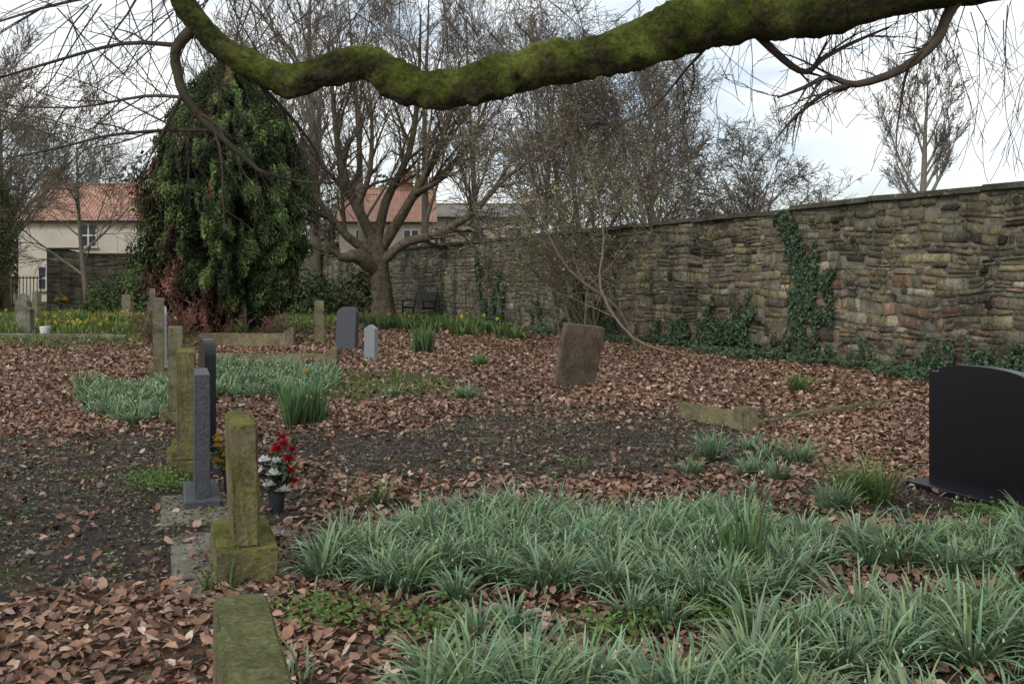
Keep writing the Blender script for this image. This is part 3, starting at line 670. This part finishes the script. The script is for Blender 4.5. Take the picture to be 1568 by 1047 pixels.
def bench(x,y,rz):
    e=empty('park_bench',(x,y,g1(x,y)),rz);L=1.3
    for i in range(5): box('seat_slat_%d'%i,(L,.075,.03),(0,-.2+.095*i,.45),M_iron,e,.004)
    for i in range(5): box('back_slat_%d'%i,(L,.025,.075),(0,.24+.025*i,.54+.1*i),M_iron,e,.004,(math.radians(-14),0,0))
    for s in (-1,1):
        box('front_leg_%d'%s,(.05,.05,.66),(s*L*.48,-.23,.33),M_iron,e,.006)
        box('back_leg_%d'%s,(.05,.05,1.0),(s*L*.48,.28,.5),M_iron,e,.006,(math.radians(-14),0,0))
        box('arm_%d'%s,(.06,.56,.04),(s*L*.48,0,.67),M_iron,e,.006);box('rail_%d'%s,(.04,.5,.05),(s*L*.48,0,.41),M_iron,e,.005)
bench(-3.3,35,math.radians(-50))

# ================================================================ CONIFER
def conifer():
    root=empty('columnar_yew_tree',(-7.4,26,0))
    n=150000;t=rng.random(n)**.9;ph=rng.random(n)*2*np.pi;H_=7.0
    hs=[0,.04,.15,.3,.5,.64,.75,.85,.93,1.0];rsd=[1.1,1.4,1.75,1.95,2.05,1.95,1.66,1.15,.62,.05]
    z=.2+t*(H_-.2);Rr=np.interp(t,hs,rsd)
    def lump(ph,z):
        lob=.14*np.abs(np.sin(ph*4.5+.3*z+1.0*np.sin(z*.6)))+.24*(vn(ph*3.2+20,z*.9,4)-.5)+.34*(vn(ph*7+9,z*2.2,8)-.5)+.20*(vn(ph*15+3,z*5,18)-.5)
        return .88+lob*(1+1.0*np.clip((z-4.6)/2.4,0,1))
    l=lump(ph,z);dep=1-np.abs(rng.normal(0,.07,n));r=Rr*l*dep+rng.normal(0,.04,n)
    xo=-.15+.25*t-.1*sm(.85,1,t);P=np.c_[np.cos(ph)*r+xo,np.sin(ph)*r,z+rng.normal(0,.05,n)+.25*(l-.95)*sm(.7,1,t)*3]
    Nn=np.c_[np.cos(ph),np.sin(ph),np.full(n,.25)];Nn/=np.linalg.norm(Nn,axis=1,keepdims=True)
    side=np.exp(-((ph-3.75)/.28)**2)*sm(.8,1.6,z)*(1-sm(4.2,5.2,z))
    dead=sm(.50,.64,vn(ph*4.2+3,z*1.1,14)*.60+.16*(vn(ph*12,z*4,15)-.3)+.34*sm(2.1,.4,z)+.26*side)
    g=np.array([.056,.084,.027]);br=np.array([.125,.055,.04]);c=g*(1-dead[:,None])+br*dead[:,None]*.8
    li=.6*vn(ph*9,z*3.6,6)+.4*vn(ph*20,z*8,7);c=c*(.25+1.35*sm(.3,.75,li)[:,None])*(.35+1.2*sm(.78,1.10,l)[:,None])*rng.uniform(.5,1.6,(n,1))  # clump shading painted into the colour: hollows darker, bulges lighter
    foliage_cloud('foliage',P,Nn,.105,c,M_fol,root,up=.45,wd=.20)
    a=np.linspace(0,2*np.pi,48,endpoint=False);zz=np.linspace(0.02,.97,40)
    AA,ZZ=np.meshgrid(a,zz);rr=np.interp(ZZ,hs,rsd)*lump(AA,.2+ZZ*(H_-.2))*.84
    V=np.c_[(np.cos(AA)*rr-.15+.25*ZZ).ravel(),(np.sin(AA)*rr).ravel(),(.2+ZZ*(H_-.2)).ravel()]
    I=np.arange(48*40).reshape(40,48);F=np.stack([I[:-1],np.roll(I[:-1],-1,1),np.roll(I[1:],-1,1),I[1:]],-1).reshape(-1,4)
    mesh_np('dark_core',V,F,M_fol,np.full((len(V),3),(.020,.019,.011)),False,root)  # lumpy shell added inside to block sky, inner shade put in its dark colour
    T=Tubes()
    for k in range(7):
        a=U(0,6.28);T.add([(math.cos(a)*.3,math.sin(a)*.3,-.1),(math.cos(a)*.5,math.sin(a)*.5,.7),(math.cos(a)*.7,math.sin(a)*.7,2)],[.1,.09,.07])
    T.build('trunks',M_twig,barkcol((.08,.04,.03),(.12,.07,.05)),root)
conifer()

# ================================================================ TREES
bk_far=barkcol((.11,.093,.075),(.25,.21,.165),gm=.2)
T=Tubes()
tx,ty=-4.6,35
def q(px,z,dy=0): return (tx+px,ty+dy,z)
P3=dict(seg=[6,7,6,5,4],wig=[.1,.12,.14,.16,.18],up=[.02,.05,.04,.03,.02],n=[9,11,9,7],t0=[.3,.15,.12,.1],ang=(.35,.9),ratio=.52,rmin=.0085,tip=.2)
polyline(T,[q(.12,-.2),q(.08,.5),q(.0,1.3),q(-.1,2.2),q(-.2,3.0)],[.56,.40,.35,.33,.27])
polyline(T,[q(-.15,2.3),q(.5,3.3),q(1.2,4.4,-.4),q(1.9,5.6,-.6),q(2.5,7.2,-.6),q(2.8,9,-.5)],[.23,.19,.155,.12,.08,.03],P3,1,.3,L=5.5)
polyline(T,[q(.0,2.0),q(.9,2.7,-.5),q(2.1,3.0,-1),q(3.3,3.7,-1.6),q(4.5,4.9,-2),q(6.2,5.9,-2.4)],[.2,.16,.14,.11,.07,.03],P3,1,.25,L=5.5)
polyline(T,[q(-.2,2.7),q(-.9,4.0,.3),q(-1.5,5.5,.6),q(-1.8,7.5,.8),q(-2.0,10,.8)],[.22,.18,.14,.09,.03],P3,1,.25,L=5.5)
polyline(T,[q(-.15,2.7),q(.1,4.2,.5),q(.9,6,.8),q(1.2,8.2,1),q(1.3,11,1)],[.2,.16,.12,.08,.03],P3,1,.25,L=5.5)
polyline(T,[q(-.2,2.3),q(-1.1,2.9,-.4),q(-1.9,3.9,-.6),q(-3.0,5.4,-.8),q(-4.2,6.6,-1)],[.2,.15,.11,.07,.03],P3,1,.25,L=5)
polyline(T,[q(-.1,1.7),q(-.75,2.25,-.5),q(-1.3,2.2,-.7),q(-1.9,3.0,-.8),q(-2.3,4.2,-.8)],[.26,.28,.13,.08,.03],P3,2,.4,L=2.5)
polyline(T,[q(1.2,4.4,-.4),q(2.2,4.9,-1.0),q(3.2,6.2,-1.3),q(4.0,8,-1.5)],[.12,.09,.06,.03],P3,1,.2,L=4.5)
polyline(T,[q(-.9,4.0,.3),q(-.4,5.2,0),q(-.3,7.2,-.3),q(-.6,9.5,-.4)],[.12,.10,.06,.03],P3,1,.2,L=4.5)
T.build('old_spreading_tree',M_bark,barkcol((.06,.047,.036),(.16,.125,.09),gm=.35))
def tree(name,x,y,h,r,spread=.25,P=None,stems=1,cf=bk_far):
    T=Tubes()
    for s in range(stems):
        d=norm((U(-spread,spread),U(-spread,spread),1))
        grow(T,(x+U(-.2,.2)*stems,y,-.1),d,h,r,0,P)
    T.build(name,M_twig,cf)
PF=dict(seg=[8,7,6,4,3],wig=[.05,.09,.12,.15,.2],up=[.04,.09,.07,.05,.03],n=[13,9,7,5],t0=[.2,.2,.15,.1],ang=(.35,.8),ratio=.48,rmin=.011,tip=.12)
tree('bare_lime_tree',-9.9,50,17,.34,.04,PF);tree('bare_lime_tree',-8.0,54,17,.28,.08,PF);tree('bare_ash_tree',-4.7,52,17,.26,.08,PF);tree('bare_ash_tree',-1.5,50,15,.22,.1,PF)
tree('bare_ash_tree',-13.5,56,15,.22,.1,PF);tree('bare_ash_tree',-18,60,13,.2,.1,PF)
PW=dict(PF,ang=(.45,1.05),up=[.03,.01,.0,-.02,-.03],ratio=.60,n=[12,9,7,5],rmin=.009)
tree('bare_thorn_tree',2.6,38,9.4,.17,.3,PW,2);tree('bare_thorn_tree',5.6,36,7.4,.15,.3,PW,2);tree('bare_apple_tree',9.0,39,5.6,.14,.4,PW,2)
tree('bare_thorn_tree',1.0,46,12,.18,.15,PF);tree('bare_thorn_tree',6.5,48,11,.18,.15,PF)
PR=dict(PF,seg=[9,9,7,4,3],wig=[.04,.07,.10,.14,.18],up=[.02,.10,.07,.05,.03],t0=[.30,.25,.15,.1],ang=(.4,.85),n=[20,11,9,5],rmin=.017,ratio=.42,tip=.1)
tree('bare_oak_tree',30.6,75,16.3,.45,.03,PR,1,barkcol((.17,.155,.14),(.28,.26,.23),gm=.1))
tree('bare_garden_tree',-18.3,43,7.5,.14,.1,PW);tree('bare_garden_tree',-22.5,44,9,.18,.15,PW);tree('bare_garden_tree',-26,50,11,.22,.15,PF)
T=Tubes();PS=dict(seg=[8,6,4,3],wig=[.14,.2,.25,.3],up=[-.02,-.05,-.04,-.03],n=[9,7,4],t0=[.3,.2,.1],ang=(.4,1.0),ratio=.55,rmin=.006,tip=.2)
for i in range(11):
    grow(T,(1.6+U(-.5,.6),23.5+U(-.5,.5),0),norm((U(-.8,.5),U(-.3,.2),1)),U(3.0,5.0),.035,0,PS)
polyline(T,[(2.6,20.6,0),(2.2,20.7,.9),(1.2,21,1.7),(.6,21.2,2.9),(.3,21.3,4.2)],[.045,.04,.035,.025,.012],PS,1,.3,L=3)
polyline(T,[(3.2,19.5,0.05),(2.4,19.8,.35),(1.8,20.2,1.3),(1.9,20.6,2.4),(1.7,21,3.6)],[.03,.028,.026,.02,.01],PS,1,.3,L=2.5)
T.build('elder_shrub',M_twig,barkcol((.09,.072,.055),(.25,.2,.145),gm=.3))
ends=np.array([p[0][-1] for p in T.L]);k=rng.choice(len(ends),min(len(ends),3000));P=ends[k]+rng.normal(0,.06,(len(k),3));P=P[P[:,2]>.4]
foliage_cloud('elder_spring_leaves',P,np.tile([[0,-.5,.8]],(len(P),1)),.06,np.array([.16,.23,.07])*rng.uniform(.6,1.4,(len(P),1)),M_fol)
T=Tubes()
for i in range(16): grow(T,(-7.6+U(-.5,.5),21.8,0),norm((U(-1,.8),U(-.4,.2),1)),U(.6,1.1),.014,1,PS)
for i in range(10): grow(T,(-6.0+U(-1.5,1.2),23.0,0),norm((U(-.8,.8),U(-.4,.2),1)),U(.5,.9),.012,1,PS)
T.build('rose_shrub',M_twig,barkcol((.12,.06,.045),(.22,.13,.1),gm=.1))
def shrub(name,x,y,rx,rz,n,c,size=.16,z0=0,ry=None):
    v=rng.normal(size=(n,3));v/=np.linalg.norm(v,axis=1,keepdims=True);v[:,2]=np.abs(v[:,2]) if z0==0 else v[:,2]
    ph=np.arctan2(v[:,1],v[:,0]);l=.72+.6*vn(ph*2.5+x,v[:,2]*3+5,int(abs(x*7))%50);r=l*(1-np.abs(rng.normal(0,.16,n)))
    P=v*r[:,None]*np.array([rx,ry or rx,rz])+np.array([x,y,z0]);li=vn(ph*6,v[:,2]*8,3)
    foliage_cloud(name,P,v,size,np.array(c)*(.35+1.2*li[:,None])*rng.uniform(.6,1.4,(n,1)),M_fol)
shrub('holly_bush',-14.6,41,1.7,2.7,6000,(.08,.11,.04),.12);shrub('laurel_bush',-16.8,42,1.2,1.5,3000,(.07,.10,.035),.12)
shrub('ivy_clad_tree',-22.8,42,1.7,3.0,9000,(.10,.14,.035),.15,3.4);shrub('laurel_bush',-8.3,40,1.6,1.7,3500,(.07,.10,.04));shrub('laurel_bush',-6.3,42,1.2,1.9,2500,(.09,.10,.05))
shrub('privet_bush',-25,44,2.2,2.2,4000,(.06,.08,.03))
shrub('distant_evergreen_tree',-27,85,7,11,9000,(.09,.11,.07),.5);shrub('distant_evergreen_tree',-13,95,8,9,9000,(.10,.12,.08),.5);shrub('distant_evergreen_tree',-50,90,9,11,7000,(.09,.11,.07),.5)
T=Tubes()
for i in range(26):
    x=-75+i*5.5+U(-2,2);y=U(105,130);h=U(7,11) if x>-10 else U(9,14)
    grow(T,(x,y,0),(0,0,1),h,.22,1,dict(PF,rmin=.03,n=[10,14,9,4],t0=[.2,.2,.15,.1],ratio=.5))
T.build('distant_trees',M_twig,barkcol((.2,.19,.18),(.32,.3,.27),gm=.1))

# ================================================================ OVERHANGING LIMB
def big_limb():
    root=empty('overhanging_beech_tree')
    C=[(-1.66,4.6,3.12,.038),(-1.585,4.6,2.98,.044),(-1.50,4.6,2.83,.051),(-1.36,4.6,2.665,.057),(-1.20,4.6,2.565,.062),(-1.03,4.6,2.495,.068),(-.85,4.6,2.545,.070),(-.67,4.6,2.575,.078),(-.52,4.6,2.50,.086),(-.37,4.6,2.455,.085),(-.19,4.6,2.476,.082),(-.04,4.58,2.515,.092),(.14,4.57,2.56,.093),(.35,4.55,2.585,.098),(.53,4.55,2.64,.102),(.74,4.55,2.715,.116),(.95,4.55,2.775,.132),(1.25,4.55,2.83,.148),(1.6,4.6,2.90,.155),(2.2,4.7,3.06,.17),(3.2,4.9,3.25,.2),(4.2,5.1,3.2,.24),(5.0,5.2,2.7,.3)]
    pts=[];rs=[];m=16
    for i in range(len(C)-1):
        p0=np.array(C[max(0,i-1)]);p1=np.array(C[i]);p2=np.array(C[i+1]);p3=np.array(C[min(len(C)-1,i+2)])
        for s in range(m):
            t=s/m;v=.5*(2*p1+(p2-p0)*t+(2*p0-5*p1+4*p2-p3)*t*t+(3*p1-p0-3*p2+p3)*t**3);pts.append(v[:3]);rs.append(v[3])
    P=np.array(pts);Rr=np.array(rs);n=len(P);k=56
    T_=np.gradient(P,axis=0);T_/=np.linalg.norm(T_,axis=1,keepdims=True)
    A_=np.cross(T_,[[0,1.,0]]*n);A_/=np.linalg.norm(A_,axis=1,keepdims=True);B_=np.cross(T_,A_)
    th=np.linspace(0,2*np.pi,k,endpoint=False);TH,SS=np.meshgrid(th,np.arange(n)/float(m))
    nz=.20*(vn(SS*1.3,np.sin(TH)*1.2+5,3)-.5)+.26*(vn(SS*2.6,np.cos(TH)*1.6+9,7)-.5)+.16*(vn(SS*5,np.sin(TH)*3+15,8)-.5)+.09*(vn(SS*11,np.cos(TH)*6+25,9)-.5)+.05*(vn(SS*20,np.sin(TH)*11+35,10)-.5)
    rr=Rr[:,None]*(1.02+nz)
    dirs=A_[:,None,:]*np.cos(TH)[:,:,None]+B_[:,None,:]*np.sin(TH)[:,:,None]
    V=P[:,None,:]+dirs*rr[:,:,None]
    for (c,r,hgt) in [((-.03,4.49,2.50),.06,.07),((-.06,4.49,2.42),.05,.07),((.0,4.48,2.43),.04,.05),((.02,4.47,2.47),.022,-.05),((-.17,4.54,2.40),.045,.05),((.37,4.5,2.49),.028,.075),((-.50,4.55,2.42),.07,.04),((-.40,4.55,2.38),.035,.035),((-1.02,4.55,2.43),.05,.035),((-.73,4.5,2.63),.045,.04),((1.22,4.45,2.70),.11,.07),((1.0,4.44,2.78),.06,-.03),((.74,4.45,2.8),.08,.035),((-.60,4.52,2.60),.035,.04),((.62,4.46,2.58),.05,.03),((-.82,4.52,2.60),.04,.03),((.2,4.47,2.63),.05,-.025),((-.28,4.52,2.52),.04,-.02)]:
        d2=((V-np.array(c))**2).sum(-1);V=V+dirs*(hgt*np.exp(-d2/(r*r)*1.4))[:,:,None]
    I=np.arange(n*k).reshape(n,k);F=np.stack([I[:-1],I[1:],np.roll(I[1:],-1,1),np.roll(I[:-1],-1,1)],-1).reshape(-1,4)
    mesh_np('mossy_limb',V.reshape(-1,3),F,M_limb,None,True,root)
    T=Tubes();polyline(T,[(5.3,5.2,-.2),(5.2,5.2,.5),(5.1,5.2,2),(5.1,5.2,3.6),(5.3,5.3,6),(5.4,5.4,8)],[.6,.48,.42,.38,.28,.15])
    T.build('trunk',M_limb,barkcol((.05,.04,.03),(.1,.09,.05)),root)
    T=Tubes();K=dict(seg=[6,7,6,5],wig=[.1,.13,.16,.18],up=[-.02,-.02,-.03,-.03],n=[8,9,6],t0=[.15,.1,.1],ang=(.3,.8),ratio=.42,rmin=.0016,tip=.25)
    def pl(pts,rs,lv,t0,L): polyline(T,[(x,4.6+(y-4.6)*.3,z) for x,y,z in pts],rs,K,lv,t0,L=L)
    pl([(-1.45,4.6,2.76),(-1.555,4.65,2.65),(-1.557,4.7,2.545),(-1.527,4.7,2.44),(-1.45,4.7,2.335),(-1.36,4.7,2.245),(-1.24,4.7,2.14),(-1.15,4.75,2.07),(-.95,4.8,2.03),(-.75,4.9,2.04)],[.032,.027,.025,.022,.019,.016,.012,.009,.006,.003],1,.3,1.2)
    pl([(-1.39,4.7,2.27),(-1.63,4.75,2.27),(-1.9,4.85,2.25),(-2.2,5.05,2.19),(-2.6,5.2,2.13)],[.012,.010,.008,.006,.003],1,.1,1.2)
    pl([(-1.55,4.65,2.66),(-1.85,5.1,2.70),(-2.2,5.2,2.62),(-2.6,5.3,2.5),(-3.0,5.4,2.3)],[.014,.011,.009,.006,.003],1,.1,1.3)
    pl([(-1.5,4.7,2.42),(-1.75,5.1,2.45),(-2.1,5.2,2.40),(-2.5,5.3,2.42)],[.010,.009,.006,.003],1,.1,1.2)
    pl([(-1.6,4.6,3.0),(-1.9,5.4,2.98),(-2.3,5.5,2.9),(-2.8,5.6,2.75)],[.016,.012,.009,.003],1,.1,1.4)
    pl([(-1.36,4.6,2.66),(-1.1,5.1,2.40),(-.95,5.3,2.2),(-.9,5.4,2.02)],[.012,.010,.007,.003],1,.2,.8)
    pl([(2.25,4.8,3.05),(2.07,4.85,2.86),(1.99,4.8,2.70),(1.82,4.75,2.56),(1.60,4.7,2.485),(1.47,4.7,2.52),(1.36,4.68,2.47),(1.23,4.65,2.42)],[.034,.028,.026,.022,.018,.013,.010,.005],1,.25,1.0)
    pl([(1.62,4.7,2.49),(1.47,4.66,2.45),(1.37,4.62,2.38),(1.29,4.6,2.31),(1.24,4.6,2.25)],[.014,.012,.010,.008,.004],2,.3,.6)
    pl([(1.1,4.6,2.74),(1.27,4.75,2.60),(1.38,4.85,2.55),(1.47,4.9,2.62),(1.62,5.0,2.70),(1.8,5.1,2.78)],[.022,.018,.015,.012,.009,.005],1,.3,.8)
    pl([(.95,4.6,2.70),(.85,5.4,2.60),(.72,6.2,2.45),(.55,6.5,2.38)],[.010,.008,.005,.003],1,.2,.8)
    pl([(2.3,4.8,3.1),(2.5,5.0,2.95),(2.75,5.1,2.8),(2.9,5.2,2.55)],[.02,.014,.010,.004],1,.1,1.2)
    pl([(2.6,4.9,3.15),(2.3,5.2,3.05),(1.9,5.4,3.0),(1.5,5.5,2.95)],[.016,.012,.010,.004],1,.1,1.0)
    for i in range(46):
        x=U(1.4,3.2);grow(T,(x,U(4.7,6),U(2.95,3.3)),norm((U(-.4,.4),U(-.3,.3),-.9)),U(.4,.95),.004,2,K)
    for i in range(54):
        x=U(-3.8,-1.2);grow(T,(x,U(4.7,6),U(2.9,3.5)),norm((U(-.8,.5),U(-.3,.3),-.5)),U(.5,1.4),.005,2,K)
    for i in range(22):
        x=U(-1.2,1.5);grow(T,(x,U(5.2,6.5),U(3.0,3.5)),norm((U(-.8,.8),U(-.3,.3),-.5)),U(.5,1.1),.004,2,K)
    T.build('side_branches',M_twig,barkcol((.035,.028,.022),(.09,.07,.055),green=(.09,.10,.03),gm=.6),root)
big_limb()

# ================================================================ HOUSES
def pantile(name,c1,c2):
    m,nt,b=newmat(name);n=noise(nt,2.5,6,.7);r=ramp(nt,[(.3,c1),(.7,c2)]);nt.links.new(n.outputs[0],r.inputs[0])
    nt.links.new(r.outputs[0],b.inputs['Base Color']);b.inputs['Roughness'].default_value=.9
    w=N(nt,'ShaderNodeTexWave');w.inputs['Scale'].default_value=1.4;tc=N(nt,'ShaderNodeTexCoord');nt.links.new(tc.outputs['Object'],w.inputs['Vector']);bump(nt,b,w.outputs[0],.8,.08);return m
M_orange=pantile('orange_pantiles',(.33,.17,.12),(.50,.29,.21))
M_slate=pantile('grey_tiles',(.18,.16,.14),(.28,.25,.22))
M_cream=noisemat('cream_render',[(.3,(.56,.51,.41)),(.7,(.68,.63,.52))],1.5,.9,.1,.01)
M_buffst=noisemat('buff_stone',[(.3,(.42,.37,.28)),(.7,(.56,.50,.39))],2.5,.9,.4,.03)
M_brick=noisemat('red_brick',[(.3,(.26,.13,.09)),(.7,(.38,.20,.14))],3,.9,.4,.02)
def house(name,x,y,w,dp,ev,rg,roof,wall,wins,chim,rz=0):
    e=empty(name,(x,y,0),rz)
    box('walls',(w,dp,ev+.3),(0,0,ev/2-.15),wall,e,.02)
    for s in (-1,1):
        bm=bmesh.new();v=[bm.verts.new(c) for c in ((s*(w/2-.01),-dp/2,ev-.03),(s*(w/2-.01),dp/2,ev-.03),(s*(w/2-.01),0,rg-.12),(s*(w/2-.3),-dp/2,ev-.03),(s*(w/2-.3),dp/2,ev-.03),(s*(w/2-.3),0,rg-.12))]
        for f in ((0,1,2),(3,5,4),(0,2,5,3),(1,4,5,2),(0,3,4,1)): bm.faces.new([v[i] for i in f])
        bm_obj('gable_%d'%s,bm,wall,e)
    sl=math.hypot(dp/2+.3,rg-ev);an=math.atan2(rg-ev,dp/2)
    for s in (-1,1):
        box('roof_slope_%d'%s,(w+.3,sl+.12,.12),(0,s*(dp/4+.1),(ev+rg)/2-.02),roof,e,.02,(-s*an,0,0))
    box('ridge',(w+.3,.3,.16),(0,0,rg+.08),roof,e,.04)
    for i,(wx,wz,ww,wh) in enumerate(wins):
        box('window_frame_%d'%i,(ww,.12,wh),(wx,-dp/2-.02,wz),M_frame,e,.01)
        for a in range(2):
            for b in range(2): box('pane_%d_%d%d'%(i,a,b),(ww/2-.12,.04,wh/2-.1),(wx+(a-.5)*ww/2,-dp/2-.085,wz+(b-.5)*wh/2),M_glass,e,.003)
        box('sill_%d'%i,(ww+.2,.22,.1),(wx,-dp/2-.06,wz-wh/2-.06),M_buffst,e,.01)
    for i,(cx_,h) in enumerate(chim):
        box('chimney_%d'%i,(.9,.7,h),(cx_,0,rg+h/2-.4),wall if i else M_brick,e,.02)
        box('chimney_cap_%d'%i,(1.05,.85,.12),(cx_,0,rg+h-.34),M_buffst,e,.02)
        for k in (-.22,.22):
            bm=bmesh.new();bmesh.ops.create_cone(bm,cap_ends=True,segments=12,radius1=.13,radius2=.1,depth=.4);o=bm_obj('pot_%d_%d'%(i,k>0),bm,M_orange,e);o.location=(cx_+k,0,rg+h-.1)
    box('gutter',(w+.3,.12,.1),(0,-dp/2-.3,ev-.12),M_iron,e,.02)
house('cream_cottage',-24.4,63,10.2,7,4.9,7.2,M_orange,M_cream,[(-.9,3.95,1.0,1.35),(3.6,3.95,1.0,1.35),(-3.4,1.4,1.0,1.4),(.4,1.4,1.1,1.4)],[(-4.7,1.1),(4.7,1.0)],0)
house('orange_roof_house',-8.2,66,6,6,5.0,7.2,M_orange,M_buffst,[(-1.5,3.8,1.0,1.3),(1.5,3.8,1,1.3)],[(1.2,1.6)],.1)
house('buff_stone_house',-2.4,72,8,7,5.6,6.6,M_slate,M_buffst,[(-2.6,4.2,1.0,1.3),(0,4.2,1,1.3),(2.6,4.2,1,1.3)],[(-3.6,1.0),(3.6,1.0)])
house('red_brick_house',-29.6,50,6,6,4.5,6.5,M_slate,M_brick,[(1.5,3.2,1,1.3)],[(2,1)])
e=empty('iron_railings',(-22.8,45.5,0))
for i in range(17): box('bar_%d'%i,(.03,.03,1.5),(-1.3+i*.16,0,.8),M_iron,e,.004)
for z in (.2,1.45): box('rail_%d'%int(z*10),(2.7,.04,.05),(0,0,z),M_iron,e,.004)

# ================================================================ LIGHT / SKY / CAMERA
w=bpy.data.worlds.new('World');S.world=w;w.use_nodes=True;nt=w.node_tree
bg=nt.nodes['Background'];out=nt.nodes['World Output']
sky=N(nt,'ShaderNodeTexSky',sky_type='NISHITA');sky.sun_disc=False
sky.sun_elevation=math.radians(42);sky.sun_rotation=math.radians(215);sky.air_density=1.0;sky.dust_density=2
nt.links.new(sky.outputs[0],bg.inputs[0]);bg.inputs[1].default_value=.15
tc=N(nt,'ShaderNodeTexCoord');mp=N(nt,'ShaderNodeMapping');mp.inputs['Scale'].default_value=(1,1,2.6);mp.inputs['Location'].default_value=(.35,0,.2)
nt.links.new(tc.outputs['Generated'],mp.inputs[0])
cn=noise(nt,2.6,9,.58,vec=mp.outputs[0])
cf=ramp(nt,[(.38,(.25,.25,.25)),(.56,(1,1,1))]);nt.links.new(cn.outputs[0],cf.inputs[0])
cc=ramp(nt,[(.38,(.74,.82,.88)),(.60,(.99,.985,.965))]);cn2=noise(nt,4.5,8,.6,vec=mp.outputs[0]);nt.links.new(cn2.outputs[0],cc.inputs[0])
b2=N(nt,'ShaderNodeBackground');nt.links.new(cc.outputs[0],b2.inputs[0]);b2.inputs[1].default_value=1.25
mx=N(nt,'ShaderNodeMixShader');nt.links.new(cf.outputs[0],mx.inputs[0]);nt.links.new(bg.outputs[0],mx.inputs[1]);nt.links.new(b2.outputs[0],mx.inputs[2]);nt.links.new(mx.outputs[0],out.inputs[0])
sl=bpy.data.lights.new('sun','SUN');sl.energy=1.35;sl.angle=math.radians(16);sl.color=(1,.96,.9)
so=bpy.data.objects.new('sun',sl);COL.objects.link(so)
d=Vector((-math.sin(math.radians(35)),-math.cos(math.radians(35)),math.tan(math.radians(42))))
so.rotation_euler=d.to_track_quat('Z','Y').to_euler();so.location=(-5,-5,12)
cam=bpy.data.cameras.new('camera');co=bpy.data.objects.new('camera',cam);COL.objects.link(co)
co.location=(0,0,1.6);co.rotation_euler=(math.radians(90),0,0);cam.lens=35;cam.sensor_width=36;cam.shift_y=-.0657;cam.clip_end=3000
S.camera=co
S.view_settings.view_transform='Standard'
try: S.view_settings.look='None'
except: pass
S.view_settings.exposure=0
